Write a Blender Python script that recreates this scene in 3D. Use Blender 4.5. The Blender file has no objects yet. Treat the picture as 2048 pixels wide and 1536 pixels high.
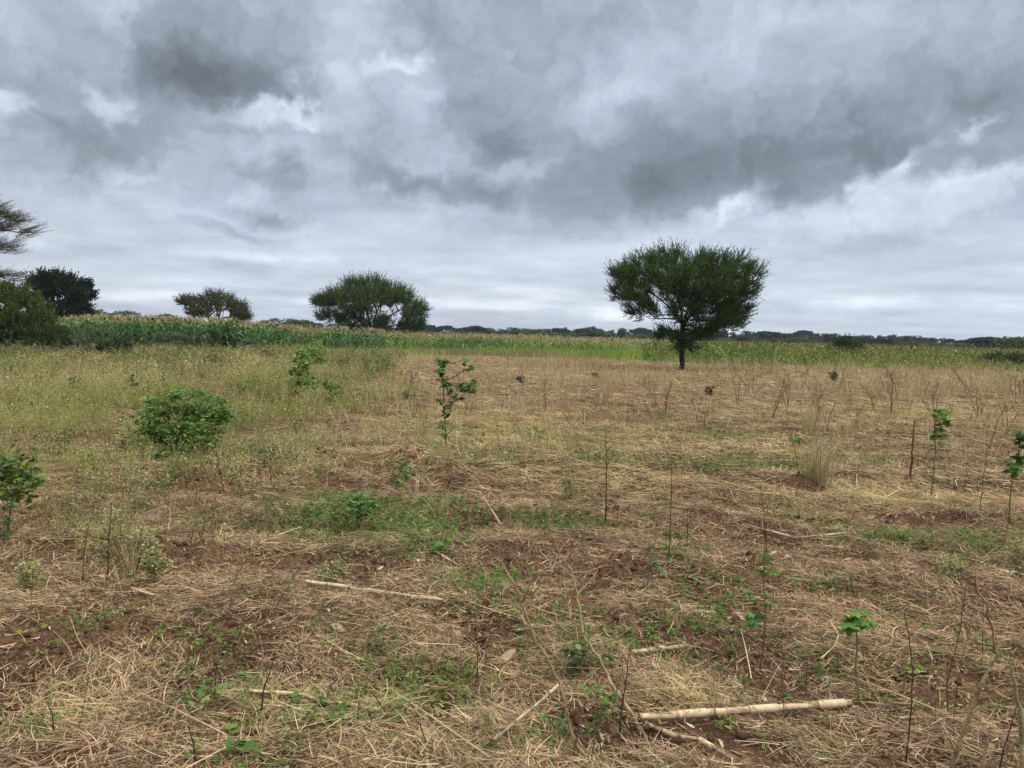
import bpy, math, random
import numpy as np
from mathutils import Vector, Matrix

# ------------------------------------------------------------------ camera
scene = bpy.context.scene
COL = scene.collection
CAM_H = 1.6
FPX = 1538.0                      # focal length in pixels of the 2048 wide picture
PITCH = math.radians(3.74)
ROLL = math.radians(1.25)
_f = Vector((0, math.cos(PITCH), -math.sin(PITCH)))
_u0 = Vector((0, math.sin(PITCH), math.cos(PITCH)))
_r0 = Vector((1, 0, 0))
CR = _r0 * math.cos(ROLL) + _u0 * math.sin(ROLL)
CU = -_r0 * math.sin(ROLL) + _u0 * math.cos(ROLL)
CF = _f
cam_data = bpy.data.cameras.new("camera")
cam = bpy.data.objects.new("camera", cam_data)
COL.objects.link(cam)
cam_data.sensor_width = 36.0
cam_data.lens = 36.0 * FPX / 2048.0
cam_data.clip_start = 0.05
cam_data.clip_end = 20000.0
cam.matrix_world = Matrix(((CR.x, CU.x, -CF.x, 0), (CR.y, CU.y, -CF.y, 0), (CR.z, CU.z, -CF.z, CAM_H), (0, 0, 0, 1)))
scene.camera = cam


def ray(px, py):
    """world direction seen at a point of the photograph"""
    d = CF * FPX + CR * (px - 1024.0) - CU * (py - 768.0)
    return d.normalized()


def G(px, py):
    """the point of the flat ground plane at a point of the photograph"""
    d = ray(px, py)
    t = CAM_H / -d.z
    return d.x * t, d.y * t


# ------------------------------------------------------------------ world, sun, exposure
SUN_EL, SUN_AZ = math.radians(52), math.radians(105)      # azimuth from +Y towards +X
world = bpy.data.worlds.new("World")
scene.world = world
world.use_nodes = True
wt = world.node_tree
wt.nodes.clear()
N, L = wt.nodes.new, wt.links.new


def wmath(op, a, b=None, c=None, clamp=False):
    n = N('ShaderNodeMath'); n.operation = op; n.use_clamp = clamp
    for i, v in enumerate((a, b, c)):
        if v is None: continue
        if isinstance(v, (int, float)): n.inputs[i].default_value = v
        else: L(v, n.inputs[i])
    return n.outputs[0]


def wnoise(vec, scale, detail, rough, dist=0.0, dims='3D'):
    n = N('ShaderNodeTexNoise'); n.noise_dimensions = dims
    n.inputs['Scale'].default_value = scale; n.inputs['Detail'].default_value = detail
    n.inputs['Roughness'].default_value = rough; n.inputs['Distortion'].default_value = dist
    L(vec, n.inputs['Vector'])
    return n


tc = N('ShaderNodeTexCoord')
sep = N('ShaderNodeSeparateXYZ'); L(tc.outputs['Generated'], sep.inputs[0])
DX, DY, DZ = sep.outputs
AZ = wmath('ARCTAN2', DX, DY)
EL = wmath('ARCSINE', DZ)
# cloud deck seen in perspective: position on a layer overhead
den = wmath('ADD', wmath('MAXIMUM', DZ, 0.0), 0.09)
deck = N('ShaderNodeCombineXYZ'); L(wmath('DIVIDE', DX, den), deck.inputs[0]); L(wmath('DIVIDE', DY, den), deck.inputs[1])
ang = N('ShaderNodeCombineXYZ'); L(AZ, ang.inputs[0]); L(EL, ang.inputs[1])
# curl the cloud shapes
w1 = wnoise(tc.outputs['Generated'], 7.0, 3.0, 0.55)
w2 = wnoise(tc.outputs['Generated'], 30.0, 4.0, 0.6)


def vm(op, a, b=None, scale=None):
    n = N('ShaderNodeVectorMath'); n.operation = op
    for i, v in enumerate((a, b)):
        if v is None: continue
        if isinstance(v, tuple): n.inputs[i].default_value = v
        else: L(v, n.inputs[i])
    if scale is not None: n.inputs['Scale'].default_value = scale
    return n


calm = N('ShaderNodeMapRange'); calm.interpolation_type = 'SMOOTHSTEP'      # the far clouds lie in flat bands
calm.inputs['From Min'].default_value = 0.05; calm.inputs['From Max'].default_value = 0.20
calm.inputs['To Min'].default_value = 0.12; calm.inputs['To Max'].default_value = 1.0
L(EL, calm.inputs['Value'])


def warp_by(n, k):
    a = vm('MULTIPLY', vm('SUBTRACT', n.outputs['Color'], (.5, .5, .5)).outputs[0], (k, k * .7, 0)).outputs[0]
    c = N('ShaderNodeCombineXYZ'); c.inputs[0].default_value = 1.0; L(calm.outputs[0], c.inputs[1]); c.inputs[2].default_value = 1.0
    return vm('MULTIPLY', a, c.outputs[0]).outputs[0]


wa = warp_by(w1, 0.11)
wb = warp_by(w2, 0.085)
warped = vm('ADD', vm('ADD', ang.outputs[0], wa).outputs[0], wb).outputs[0]

# each cloud mass or gap of this sky: (x, y, half width, half height, tilt, brightness)
CLOUDS = [
    (410, 90, 190, 105, 0, -.17), (440, 160, 185, 50, -8, -.36), (330, 100, 90, 60, 0, -.08),
    (560, 236, 120, 22, 3, .40), (650, 190, 60, 50, 20, .16), (225, 195, 34, 26, 0, .26), (15, 212, 55, 30, 10, .42),
    (790, 145, 50, 18, 10, .26), (690, 60, 80, 110, 10, .20), (240, 60, 40, 110, 0, .12), (820, 215, 60, 60, 30, .08),
    (10, 40, 60, 60, 0, .14), (90, 155, 180, 38, 0, -.14), (120, 265, 160, 55, 0, -.20), (270, 295, 120, 36, 0, -.15),
    (300, 235, 110, 30, 0, -.10), (470, 250, 60, 20, 0, -.10), (180, 350, 120, 30, 0, -.08), (310, 315, 45, 22, 0, .14), (250, 345, 40, 14, 0, .14),
    (550, 350, 100, 34, 0, -.22), (540, 432, 80, 17, -3, -.24), (470, 464, 90, 11, -8, -.16), (510, 300, 90, 30, 0, .06),
    (960, 250, 110, 90, 0, -.12), (1000, 305, 90, 40, 20, -.20), (900, 380, 220, 26, -6, -.22), (800, 350, 120, 26, -15, -.12),
    (1050, 345, 90, 20, 10, .12), (1060, 400, 90, 26, 0, .10), (900, 310, 60, 50, -40, .06), (850, 60, 140, 60, 0, -.07),
    (1300, 340, 330, 85, 12, -.25), (1330, 410, 200, 46, 0, -.22), (1560, 330, 240, 60, 12, -.20), (1600, 380, 130, 30, 12, -.10),
    (1780, 270, 230, 90, 15, -.18), (1640, 250, 60, 30, 25, .07), (1880, 210, 60, 30, 30, .07), (1180, 240, 50, 70, -20, .06), (1120, 330, 60, 30, 20, -.08), (1960, 200, 190, 130, 0, -.12), (1500, 270, 40, 24, 30, .08), (1290, 190, 60, 50, 30, .10),
    (1420, 120, 240, 60, 12, .08), (1590, 20, 90, 36, 0, .14), (1100, 60, 160, 90, 0, -.06), (1700, 90, 240, 60, 10, .02),
    (1490, 405, 60, 22, 30, .30), (1420, 440, 90, 18, 20, .16), (1745, 360, 44, 22, 30, .26), (1838, 322, 44, 17, 33, .42), (1968, 262, 32, 16, 50, .34),
    (1970, 365, 190, 26, 3, .18), (1690, 430, 330, 30, 8, .12), (1120, 500, 300, 30, 0, .08), (1960, 430, 120, 40, 0, .05),
    (330, 592, 110, 17, 0, .22), (520, 510, 190, 12, 2, .13), (150, 505, 230, 46, 0, -.07), (500, 530, 110, 14, 0, -.12),
    (1228, 630, 85, 18, 0, .26), (975, 608, 110, 12, 0, .18), (1010, 590, 170, 26, 0, .10), (1770, 606, 130, 15, 3, .12), (2000, 604, 60, 14, 0, .18),
    (1760, 492, 150, 18, 10, -.12), (1300, 470, 260, 18, 0, -.02), (640, 605, 60, 7, 0, .14), (60, 490, 40, 16, 0, .14), (850, 640, 500, 26, 0, -.07), (200, 625, 280, 20, 0, -.06),
]
acc = None
for (px, py, rx, ry, rot, wgt) in CLOUDS:
    d = ray(px, py)
    mp = N('ShaderNodeMapping'); mp.vector_type = 'TEXTURE'
    L(warped, mp.inputs['Vector'])
    mp.inputs['Location'].default_value = (math.atan2(d.x, d.y), math.asin(d.z), 0)
    mp.inputs['Rotation'].default_value = (0, 0, math.radians(rot) - ROLL)
    mp.inputs['Scale'].default_value = (rx / FPX, ry / FPX, 1e3)
    ln = N('ShaderNodeVectorMath'); ln.operation = 'LENGTH'; L(mp.outputs[0], ln.inputs[0])
    mr = N('ShaderNodeMapRange'); mr.interpolation_type = 'SMOOTHSTEP'
    mr.inputs['From Min'].default_value = 0.0; mr.inputs['From Max'].default_value = 1.55
    mr.inputs['To Min'].default_value = wgt; mr.inputs['To Max'].default_value = 0.0
    L(ln.outputs['Value'], mr.inputs['Value'])
    acc = mr.outputs[0] if acc is None else wmath('ADD', acc, mr.outputs[0])

warpdeck = vm('ADD', deck.outputs[0], vm('SCALE', wa, None, 4.0).outputs[0]).outputs[0]
n_deck = wnoise(warpdeck, 1.15, 5.0, 0.56)                    # streets of cloud, flattening towards the horizon
n_fine = wnoise(warped, 13.0, 7.0, 0.66)                     # ragged lumps
stretch = vm('MULTIPLY', warped, (1.0, 5.5, 1.0)).outputs[0]
n_bands = wnoise(stretch, 5.5, 6.0, 0.62)
n_hi = wnoise(vm('ADD', tc.outputs['Generated'], (3.1, 1.7, .4)).outputs[0], 3.2, 4.0, 0.5)


def cen(o, k): return wmath('MULTIPLY', wmath('SUBTRACT', o, 0.5), k)


lowmask = N('ShaderNodeMapRange'); lowmask.interpolation_type = 'SMOOTHSTEP'
lowmask.inputs['From Min'].default_value = 0.16; lowmask.inputs['From Max'].default_value = 0.06
L(EL, lowmask.inputs['Value'])
base = N('ShaderNodeMapRange'); base.interpolation_type = 'SMOOTHSTEP'
base.inputs['From Min'].default_value = 0.08; base.inputs['From Max'].default_value = 0.24
base.inputs['To Min'].default_value = 0.73; base.inputs['To Max'].default_value = 0.55
L(EL, base.inputs['Value'])
V = wmath('ADD', base.outputs[0], acc)
V = wmath('ADD', V, cen(n_deck.outputs[0], 0.45))
n_puff = wnoise(warped, 9.0, 4.0, 0.5)                      # rounded billows with dark creases between
puff = wmath('ABSOLUTE', wmath('SUBTRACT', wmath('MULTIPLY', n_puff.outputs[0], 2.0), 1.0))
V = wmath('ADD', V, wmath('MULTIPLY', wmath('MULTIPLY', wmath('SUBTRACT', puff, 0.17), 0.28), wmath('SUBTRACT', 1.1, lowmask.outputs[0])))
hk = wmath('MULTIPLY', cen(n_fine.outputs[0], 0.38), wmath('SUBTRACT', 1.15, lowmask.outputs[0]))
V = wmath('ADD', V, hk)
V = wmath('ADD', V, wmath('MULTIPLY', cen(n_bands.outputs[0], 0.46), lowmask.outputs[0]))
ramp = N('ShaderNodeValToRGB'); L(V, ramp.inputs[0])
cr = ramp.color_ramp


def s2l(r, g, b): return tuple((c / 255 / 12.92 if c / 255 <= .04045 else ((c / 255 + .055) / 1.055) ** 2.4) for c in (r, g, b)) + (1,)


stops = [(0.0, (100, 108, 118)), (.22, (123, 133, 145)), (.42, (148, 157, 171)), (.62, (175, 185, 201)), (.82, (202, 212, 225)), (1.0, (232, 238, 246))]
cr.elements[0].position = 0; cr.elements[0].color = s2l(*stops[0][1])
cr.elements[1].position = 1; cr.elements[1].color = s2l(*stops[-1][1])
for p, c in stops[1:-1]:
    e = cr.elements.new(p); e.color = s2l(*c)
warm = N('ShaderNodeMix'); warm.data_type = 'RGBA'; warm.blend_type = 'MULTIPLY'
wf = N('ShaderNodeMapRange'); wf.inputs['From Min'].default_value = .42; wf.inputs['From Max'].default_value = .62
L(n_hi.outputs[0], wf.inputs['Value']); L(wf.outputs[0], warm.inputs['Factor'])
L(ramp.outputs[0], warm.inputs['A']); warm.inputs['B'].default_value = (1.015, 0.995, 0.975, 1)
# extra sky gain and warm tint added overhead, out of view, to brighten the ground
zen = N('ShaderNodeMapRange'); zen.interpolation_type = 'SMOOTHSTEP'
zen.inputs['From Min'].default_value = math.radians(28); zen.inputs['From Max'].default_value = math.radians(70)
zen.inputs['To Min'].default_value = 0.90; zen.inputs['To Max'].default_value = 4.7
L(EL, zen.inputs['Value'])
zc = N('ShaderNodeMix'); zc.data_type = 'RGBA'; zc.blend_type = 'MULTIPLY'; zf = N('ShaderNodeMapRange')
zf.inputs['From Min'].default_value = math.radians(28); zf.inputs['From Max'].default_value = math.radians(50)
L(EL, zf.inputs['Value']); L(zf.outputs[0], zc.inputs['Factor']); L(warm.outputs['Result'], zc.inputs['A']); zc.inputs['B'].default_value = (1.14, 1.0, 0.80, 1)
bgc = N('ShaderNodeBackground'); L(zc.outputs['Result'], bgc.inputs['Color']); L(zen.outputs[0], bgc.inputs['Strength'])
sky = N('ShaderNodeTexSky'); sky.sky_type = 'NISHITA'; sky.sun_disc = False
sky.sun_elevation = SUN_EL; sky.sun_rotation = SUN_AZ
bgs = N('ShaderNodeBackground'); L(sky.outputs[0], bgs.inputs['Color']); bgs.inputs['Strength'].default_value = 0.06
mixs = N('ShaderNodeMixShader')
mixs.inputs[0].default_value = 0.97
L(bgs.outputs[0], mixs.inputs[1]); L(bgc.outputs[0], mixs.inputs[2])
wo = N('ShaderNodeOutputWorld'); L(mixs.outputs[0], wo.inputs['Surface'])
world.cycles.sampling_method = 'MANUAL'
world.cycles.sample_map_resolution = 512

sun_data = bpy.data.lights.new("sun", 'SUN')
sun = bpy.data.objects.new("sun", sun_data); COL.objects.link(sun)
sun_data.energy = 1.5; sun_data.angle = math.radians(10); sun_data.color = (1.0, 0.93, 0.82)
sd = Vector((math.cos(SUN_EL) * math.sin(SUN_AZ), math.cos(SUN_EL) * math.cos(SUN_AZ), math.sin(SUN_EL)))
sun.rotation_euler = sd.to_track_quat('Z', 'Y').to_euler()

scene.view_settings.view_transform = 'Standard'
scene.view_settings.look = 'None'
scene.view_settings.exposure = 0.42
scene.view_settings.gamma = 1.0
scene.view_settings.use_curve_mapping = False
scene.cycles.max_bounces = 5
scene.cycles.transparent_max_bounces = 8

# ------------------------------------------------------------------ tools
def unit(a):
    a = np.asarray(a, float)
    return a / np.maximum(np.linalg.norm(a, axis=-1, keepdims=True), 1e-9)


def hash2(ix, iy, seed):
    h = (ix.astype(np.int64) * 374761393 + iy.astype(np.int64) * 668265263 + seed * 1442695041) & 0xFFFFFFFF
    h = ((h ^ (h >> 13)) * 1274126177) & 0xFFFFFFFF
    h = ((h ^ (h >> 16)) * 2246822519) & 0xFFFFFFFF
    return ((h ^ (h >> 15)) & 0xFFFFFF) / float(0xFFFFFF)


def vn(x, y, seed=0):
    x = np.asarray(x, float); y = np.asarray(y, float)
    ix = np.floor(x); iy = np.floor(y); fx = x - ix; fy = y - iy
    fx = fx * fx * (3 - 2 * fx); fy = fy * fy * (3 - 2 * fy)
    a = hash2(ix, iy, seed); b = hash2(ix + 1, iy, seed); c = hash2(ix, iy + 1, seed); d = hash2(ix + 1, iy + 1, seed)
    return a + (b - a) * fx + (c - a) * fy + (a - b - c + d) * fx * fy


def fbm(x, y, seed=0, octv=3, rough=.5):
    s = 0; a = 1; t = 0
    for k in range(octv):
        s = s + a * vn(x * 2 ** k + 17.3 * k, y * 2 ** k - 9.1 * k, seed + k); t += a; a *= rough
    return s / t


def sstep(a, b, x):
    t = np.clip((x - a) / (b - a), 0, 1)
    return t * t * (3 - 2 * t)


# heaps of turned soil: (photo x, photo y, width px, depth px, height m)
MOUNDS = [(905, 958, 60, 16, .14), (830, 935, 100, 24, .20), (1600, 972, 70, 12, .13), (1280, 962, 60, 9, .06), (980, 1045, 110, 18, .06),
          (1860, 1130, 130, 22, .08), (1500, 1130, 90, 16, .06), (1250, 1135, 80, 16, .05), (430, 1300, 90, 34, .06), (260, 1260, 110, 30, .05),
          (420, 1110, 70, 16, .05), (1200, 835, 90, 8, .08), (1330, 832, 70, 8, .09), (1110, 812, 80, 6, .07), (1440, 855, 60, 6, .06), (800, 815, 60, 8, .06),
          (1920, 1040, 200, 14, .07), (1650, 1045, 160, 14, .06), (1420, 1480, 160, 50, .03), (380, 960, 120, 24, .05), (1750, 1330, 150, 40, .03),
          (560, 1190, 100, 24, .04), (1050, 1180, 130, 26, .04), (1850, 1480, 130, 50, .03)]
_m = []
for (mx, my, mw, md, mh) in MOUNDS:
    cx, cy = G(mx, my); dist = math.hypot(cx, cy)
    _, y1 = G(mx, my - md); _, y2 = G(mx, my + md)
    _m.append((cx, cy, mw / FPX * dist * .6, max(.12, (y1 - y2) * .33), mh))
# bare holes beside them
HOLES = [(908, 978, 26, 8, .20), (1605, 986, 40, 6, .15), (712 + 70, 690 + 290, 0, 0, 0), (955, 1052, 30, 6, .05), (880, 1398, 18, 8, .07), (1215, 1145, 20, 6, .06),
         (1880, 1150, 50, 10, .07), (1290, 972, 30, 4, .06), (700, 1065, 20, 6, .04), (545, 1275, 30, 12, .05), (1230, 1330, 16, 8, .05)]
for (mx, my, mw, md, mh) in HOLES:
    if not mw: continue
    cx, cy = G(mx, my); dist = math.hypot(cx, cy)
    _, y1 = G(mx, my - md); _, y2 = G(mx, my + md)
    _m.append((cx, cy, mw / FPX * dist * .6, max(.07, (y1 - y2) * .4), -mh))


def H(x, y):
    """height of the field"""
    x = np.asarray(x, float); y = np.asarray(y, float)
    r = np.hypot(x, y)
    near = 1 - sstep(35, 60, r)
    w = y + 0.25 * x * 0.1 + 1.2 * fbm(x * .22, y * .22, 5)
    h = 0.030 * np.sin(w * 2 * math.pi / 1.35) * (0.35 + vn(x * .5, y * .5, 9))
    h = h + 0.10 * (fbm(x * .35, y * .5, 21) - .5)
    h = h + 0.075 * (fbm(x * 1.6, y * 2.2, 31) - .5)
    cl = fbm(x * 6.5, y * 7.5, 41, 3, .6)
    h = h + 0.085 * np.maximum(cl - .5, -.10) + 0.028 * (vn(x * 17, y * 19, 50) - .5) + 0.020 * (vn(x * 37, y * 37, 51) - .5)
    for (cx, cy, sx, sy, mh) in _m:
        q = ((x - cx) / sx) ** 2 + ((y - cy) / sy) ** 2
        h = h + mh * np.exp(-q) * (.7 + .6 * vn(x * 9, y * 9, 77))
    return h * near


class MB:
    """collects vertices, faces and base colours, then links them as one mesh object"""
    def __init__(s): s.v = []; s.f = {3: [], 4: []}; s.c = []; s.n = 0

    def add(s, v, f, c):
        v = np.asarray(v, np.float32).reshape(-1, 3); f = np.asarray(f, np.int64)
        if len(v) == 0: return s
        c = np.asarray(c, np.float32)
        if c.ndim == 1: c = np.broadcast_to(c, (len(v), 3))
        s.v.append(v); s.c.append(c); s.f[f.shape[1]].append(f + s.n); s.n += len(v)
        return s

    def arrays(s):
        return (np.concatenate(s.v), {k: (np.concatenate(a) if a else np.zeros((0, k), int)) for k, a in s.f.items()}, np.concatenate(s.c))

    def join(s, o, off=(0, 0, 0)):
        v, f, c = o.arrays()
        base = s.n
        s.v.append(v + np.asarray(off, np.float32)); s.c.append(c); s.n += len(v)
        for k in (3, 4):
            if len(f[k]): s.f[k].append(f[k] + base)

    def mesh(s, name, mat, smooth=False):
        v, f, c = s.arrays()
        me = bpy.data.meshes.new(name)
        me.vertices.add(len(v)); me.vertices.foreach_set('co', v.astype(np.float32).ravel())
        t, q = f[3], f[4]
        loops = np.concatenate([t.ravel(), q.ravel()]).astype(np.int32)
        starts = np.concatenate([np.arange(len(t)) * 3, len(t) * 3 + np.arange(len(q)) * 4]).astype(np.int32)
        me.loops.add(len(loops)); me.loops.foreach_set('vertex_index', loops)
        me.polygons.add(len(starts)); me.polygons.foreach_set('loop_start', starts)
        if smooth: me.polygons.foreach_set('use_smooth', np.ones(len(starts), bool))
        me.update(calc_edges=True)
        a = me.color_attributes.new('Col', 'FLOAT_COLOR', 'POINT')
        a.data.foreach_set('color', np.concatenate([c, np.ones((len(c), 1), np.float32)], 1).astype(np.float32).ravel())
        me.materials.append(mat)
        return me

    def build(s, name, mat, parent=None, smooth=False, loc=None):
        o = bpy.data.objects.new(name, s.mesh(name, mat, smooth)); COL.objects.link(o)
        if parent is not None: o.parent = parent
        if loc is not None: o.location = loc
        return o


def ribbons(P, D, Ln, W, prof, curl=None, side=None, rng=None):
    """blades: n curved strips of len(prof)-1 pieces"""
    P = np.asarray(P, float); D = unit(D); n = len(P); k = len(prof) - 1
    ts = np.linspace(0, 1, k + 1)
    if curl is None: curl = np.zeros((n, 3))
    pts = P[:, None] + D[:, None] * np.asarray(Ln)[:, None, None] * ts[None, :, None] + curl[:, None] * (ts ** 2)[None, :, None]
    if side is None: side = unit(np.cross(D, unit(rng.normal(size=(n, 3)))))
    half = side[:, None] * (np.asarray(W)[:, None] * np.asarray(prof)[None])[..., None] * .5
    v = np.stack([pts - half, pts + half], 2).reshape(-1, 3)
    b = np.arange(n)[:, None] * (k + 1) * 2 + np.arange(k)[None] * 2
    f = np.stack([b, b + 1, b + 3, b + 2], -1).reshape(-1, 4)
    return v, f


def rep(c, k): return np.repeat(np.asarray(c, float), k, axis=0)


def pal(rng, n, cols, jit=.12):
    """n colours picked and blended from a palette"""
    cols = np.asarray(cols, float)
    a = cols[rng.integers(len(cols), size=n)]; b = cols[rng.integers(len(cols), size=n)]
    t = rng.random((n, 1)) * .5
    c = a * (1 - t) + b * t
    return np.clip(c * (1 + rng.normal(size=(n, 1)) * jit), .004, .9)


def tube(mb, pts, rad, col, ns=6, cap=True):
    pts = np.asarray(pts, float); n = len(pts); rad = np.broadcast_to(np.asarray(rad, float), (n,))
    T = unit(np.gradient(pts, axis=0))
    ref = np.array([0, 0, 1.]) if abs(T[:, 2]).mean() < .8 else np.array([1., 0, 0])
    A = unit(np.cross(T, ref)); B = np.cross(T, A)
    th = np.arange(ns) * 2 * math.pi / ns
    v = pts[:, None] + rad[:, None, None] * (A[:, None] * np.cos(th)[None, :, None] + B[:, None] * np.sin(th)[None, :, None])
    i = np.arange(n - 1)[:, None] * ns; j = np.arange(ns)[None]; j2 = (j + 1) % ns
    f = np.stack([i + j, i + j2, i + ns + j2, i + ns + j], -1).reshape(-1, 4)
    col = np.asarray(col, float)
    c = rep(col, ns) if col.ndim == 2 else col
    base = mb.n
    mb.add(v.reshape(-1, 3), f, c)
    if cap:
        for e in (0, n - 1):
            mb.add(np.concatenate([v[e], pts[e][None]]), np.stack([np.arange(ns), (np.arange(ns) + 1) % ns, np.full(ns, ns)], 1), col[e] if col.ndim == 2 else col)


def prisms(mb, A, B, ra, rb, col, ns=5):
    A = np.asarray(A, float); B = np.asarray(B, float); D = unit(B - A); n = len(A)
    ref = np.where(np.abs(D[:, 2:3]) < .9, np.array([[0, 0, 1.]]), np.array([[1., 0, 0]]))
    X = unit(np.cross(D, ref)); Y = np.cross(D, X)
    th = np.arange(ns) * 2 * math.pi / ns
    ring = X[:, None] * np.cos(th)[None, :, None] + Y[:, None] * np.sin(th)[None, :, None]
    v = np.concatenate([A[:, None] + ring * np.asarray(ra)[:, None, None], B[:, None] + ring * np.asarray(rb)[:, None, None]], 1)
    b = np.arange(n)[:, None] * 2 * ns; j = np.arange(ns)[None]; j2 = (j + 1) % ns
    f = np.stack([b + j, b + j2, b + ns + j2, b + ns + j], -1).reshape(-1, 4)
    mb.add(v.reshape(-1, 3), f, rep(col, 2 * ns) if np.ndim(col) == 2 else col)


def stamp(mb, T, pos, rot, scale, tint=None):
    """many copies of template T=(v, {3:f,4:f}, c) at pos (n,3), rot (n,3,3), scale (n,) or (n,3)"""
    v, f, c = T; n = len(pos); m = len(v)
    scale = np.asarray(scale, float)
    if scale.ndim == 1: scale = scale[:, None]
    vv = np.einsum('nij,nmj->nmi', rot, v[None] * scale[:, None, :] if scale.shape[1] == 3 else v[None] * scale[:, None]) + pos[:, None]
    cc = np.broadcast_to(c[None], (n, m, 3))
    if tint is not None: cc = cc * tint[:, None]
    base = mb.n
    mb.v.append(vv.reshape(-1, 3).astype(np.float32)); mb.c.append(np.clip(cc, 0, .95).reshape(-1, 3).astype(np.float32)); mb.n += n * m
    for k in (3, 4):
        if len(f[k]): mb.f[k].append((f[k][None] + (np.arange(n) * m)[:, None, None]).reshape(-1, k) + base)


def rotz(a):
    a = np.asarray(a, float); c, s, z, o = np.cos(a), np.sin(a), np.zeros_like(a), np.ones_like(a)
    return np.stack([np.stack([c, -s, z], -1), np.stack([s, c, z], -1), np.stack([z, z, o], -1)], -2)


def frames(X, Nrm):
    """rotations whose x axis is X and whose z axis leans to Nrm"""
    X = unit(X); Y = unit(np.cross(Nrm, X)); Z = np.cross(X, Y)
    return np.stack([X, Y, Z], -1)


# ------------------------------------------------------------------ materials
def plant_material(name, rough=.7, transl=.25, var=.35, nscale=6.0, bump=0.0, spec=.25):
    m = bpy.data.materials.new(name); m.use_nodes = True; t = m.node_tree; t.nodes.clear()
    n, l = t.nodes.new, t.links.new
    at = n('ShaderNodeAttribute'); at.attribute_name = 'Col'
    co = n('ShaderNodeTexCoord')
    ns = n('ShaderNodeTexNoise'); ns.inputs['Scale'].default_value = nscale; ns.inputs['Detail'].default_value = 3
    l(co.outputs['Object'], ns.inputs['Vector'])
    mr = n('ShaderNodeMapRange'); mr.inputs['From Min'].default_value = .3; mr.inputs['From Max'].default_value = .7
    mr.inputs['To Min'].default_value = 1 - var; mr.inputs['To Max'].default_value = 1 + var * .7
    l(ns.outputs[0], mr.inputs['Value'])
    mx = n('ShaderNodeVectorMath'); mx.operation = 'SCALE'; l(at.outputs['Color'], mx.inputs[0]); l(mr.outputs[0], mx.inputs['Scale'])
    b = n('ShaderNodeBsdfPrincipled'); b.inputs['Roughness'].default_value = rough
    b.inputs['Specular IOR Level'].default_value = spec
    l(mx.outputs[0], b.inputs['Base Color'])
    if bump:
        bn = n('ShaderNodeTexNoise'); bn.inputs['Scale'].default_value = nscale * 6; bn.inputs['Detail'].default_value = 4
        l(co.outputs['Object'], bn.inputs['Vector'])
        bp = n('ShaderNodeBump'); bp.inputs['Strength'].default_value = bump; bp.inputs['Distance'].default_value = .02
        l(bn.outputs[0], bp.inputs['Height']); l(bp.outputs[0], b.inputs['Normal'])
    out = n('ShaderNodeOutputMaterial')
    if transl:
        tr = n('ShaderNodeBsdfTranslucent'); l(mx.outputs[0], tr.inputs['Color'])
        ms = n('ShaderNodeMixShader'); ms.inputs[0].default_value = transl
        l(b.outputs[0], ms.inputs[1]); l(tr.outputs[0], ms.inputs[2]); l(ms.outputs[0], out.inputs['Surface'])
    else:
        l(b.outputs[0], out.inputs['Surface'])
    return m


M_LEAF = plant_material('leaf', .6, .28, .3, 2.0, spec=.2)
M_HERB = plant_material('field_herb', .75, .3, .25, .8, spec=.1)
M_STRAW = plant_material('dry_straw', .7, .15, .25, 3.0, spec=.2)
M_BARK = plant_material('bark', .9, 0, .35, 9.0, .6, .1)
M_STALK = plant_material('maize_stalk_rind', .55, 0, .22, 30.0, .3, .35)

# ground: red brown soil with crumbs, dust and trodden chaff
mg = bpy.data.materials.new('field_soil'); mg.use_nodes = True
t = mg.node_tree; n, l = t.nodes.new, t.links.new
bs = t.nodes['Principled BSDF']; bs.inputs['Roughness'].default_value = .95; bs.inputs['Specular IOR Level'].default_value = .1
geo = n('ShaderNodeNewGeometry')


def gnoise(sc, det, ro=.55, vec=None):
    a = n('ShaderNodeTexNoise'); a.inputs['Scale'].default_value = sc; a.inputs['Detail'].default_value = det; a.inputs['Roughness'].default_value = ro
    l(vec if vec is not None else geo.outputs['Position'], a.inputs['Vector']); return a.outputs[0]


def gmap(o, a, b, c=0., d=1.):
    m_ = n('ShaderNodeMapRange'); m_.interpolation_type = 'SMOOTHSTEP'
    for k_, v_ in zip(('From Min', 'From Max', 'To Min', 'To Max'), (a, b, c, d)): m_.inputs[k_].default_value = v_
    l(o, m_.inputs['Value']); return m_.outputs[0]


def gmix(f, a, b):
    m_ = n('ShaderNodeMix'); m_.data_type = 'RGBA'
    l(f, m_.inputs['Factor'])
    for k_, v_ in (('A', a), ('B', b)):
        if isinstance(v_, tuple): m_.inputs[k_].default_value = v_ + (1,)
        else: l(v_, m_.inputs[k_])
    return m_.outputs['Result']


soil = gmix(gmap(gnoise(1.3, 5), .35, .65), (.042, .021, .012), (.11, .058, .034))
soil = gmix(gmap(gnoise(22, 4, .7), .45, .7), soil, (.17, .10, .064))
chaff = gmap(gnoise(60, 3, .8), .50, .62)
cover = gmap(gnoise(.8, 4), .30, .60, .25, .85)
cf = n('ShaderNodeMath'); cf.operation = 'MULTIPLY'; l(chaff, cf.inputs[0]); l(cover, cf.inputs[1])
colr = gmix(cf.outputs[0], soil, (.30, .20, .11))
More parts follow.
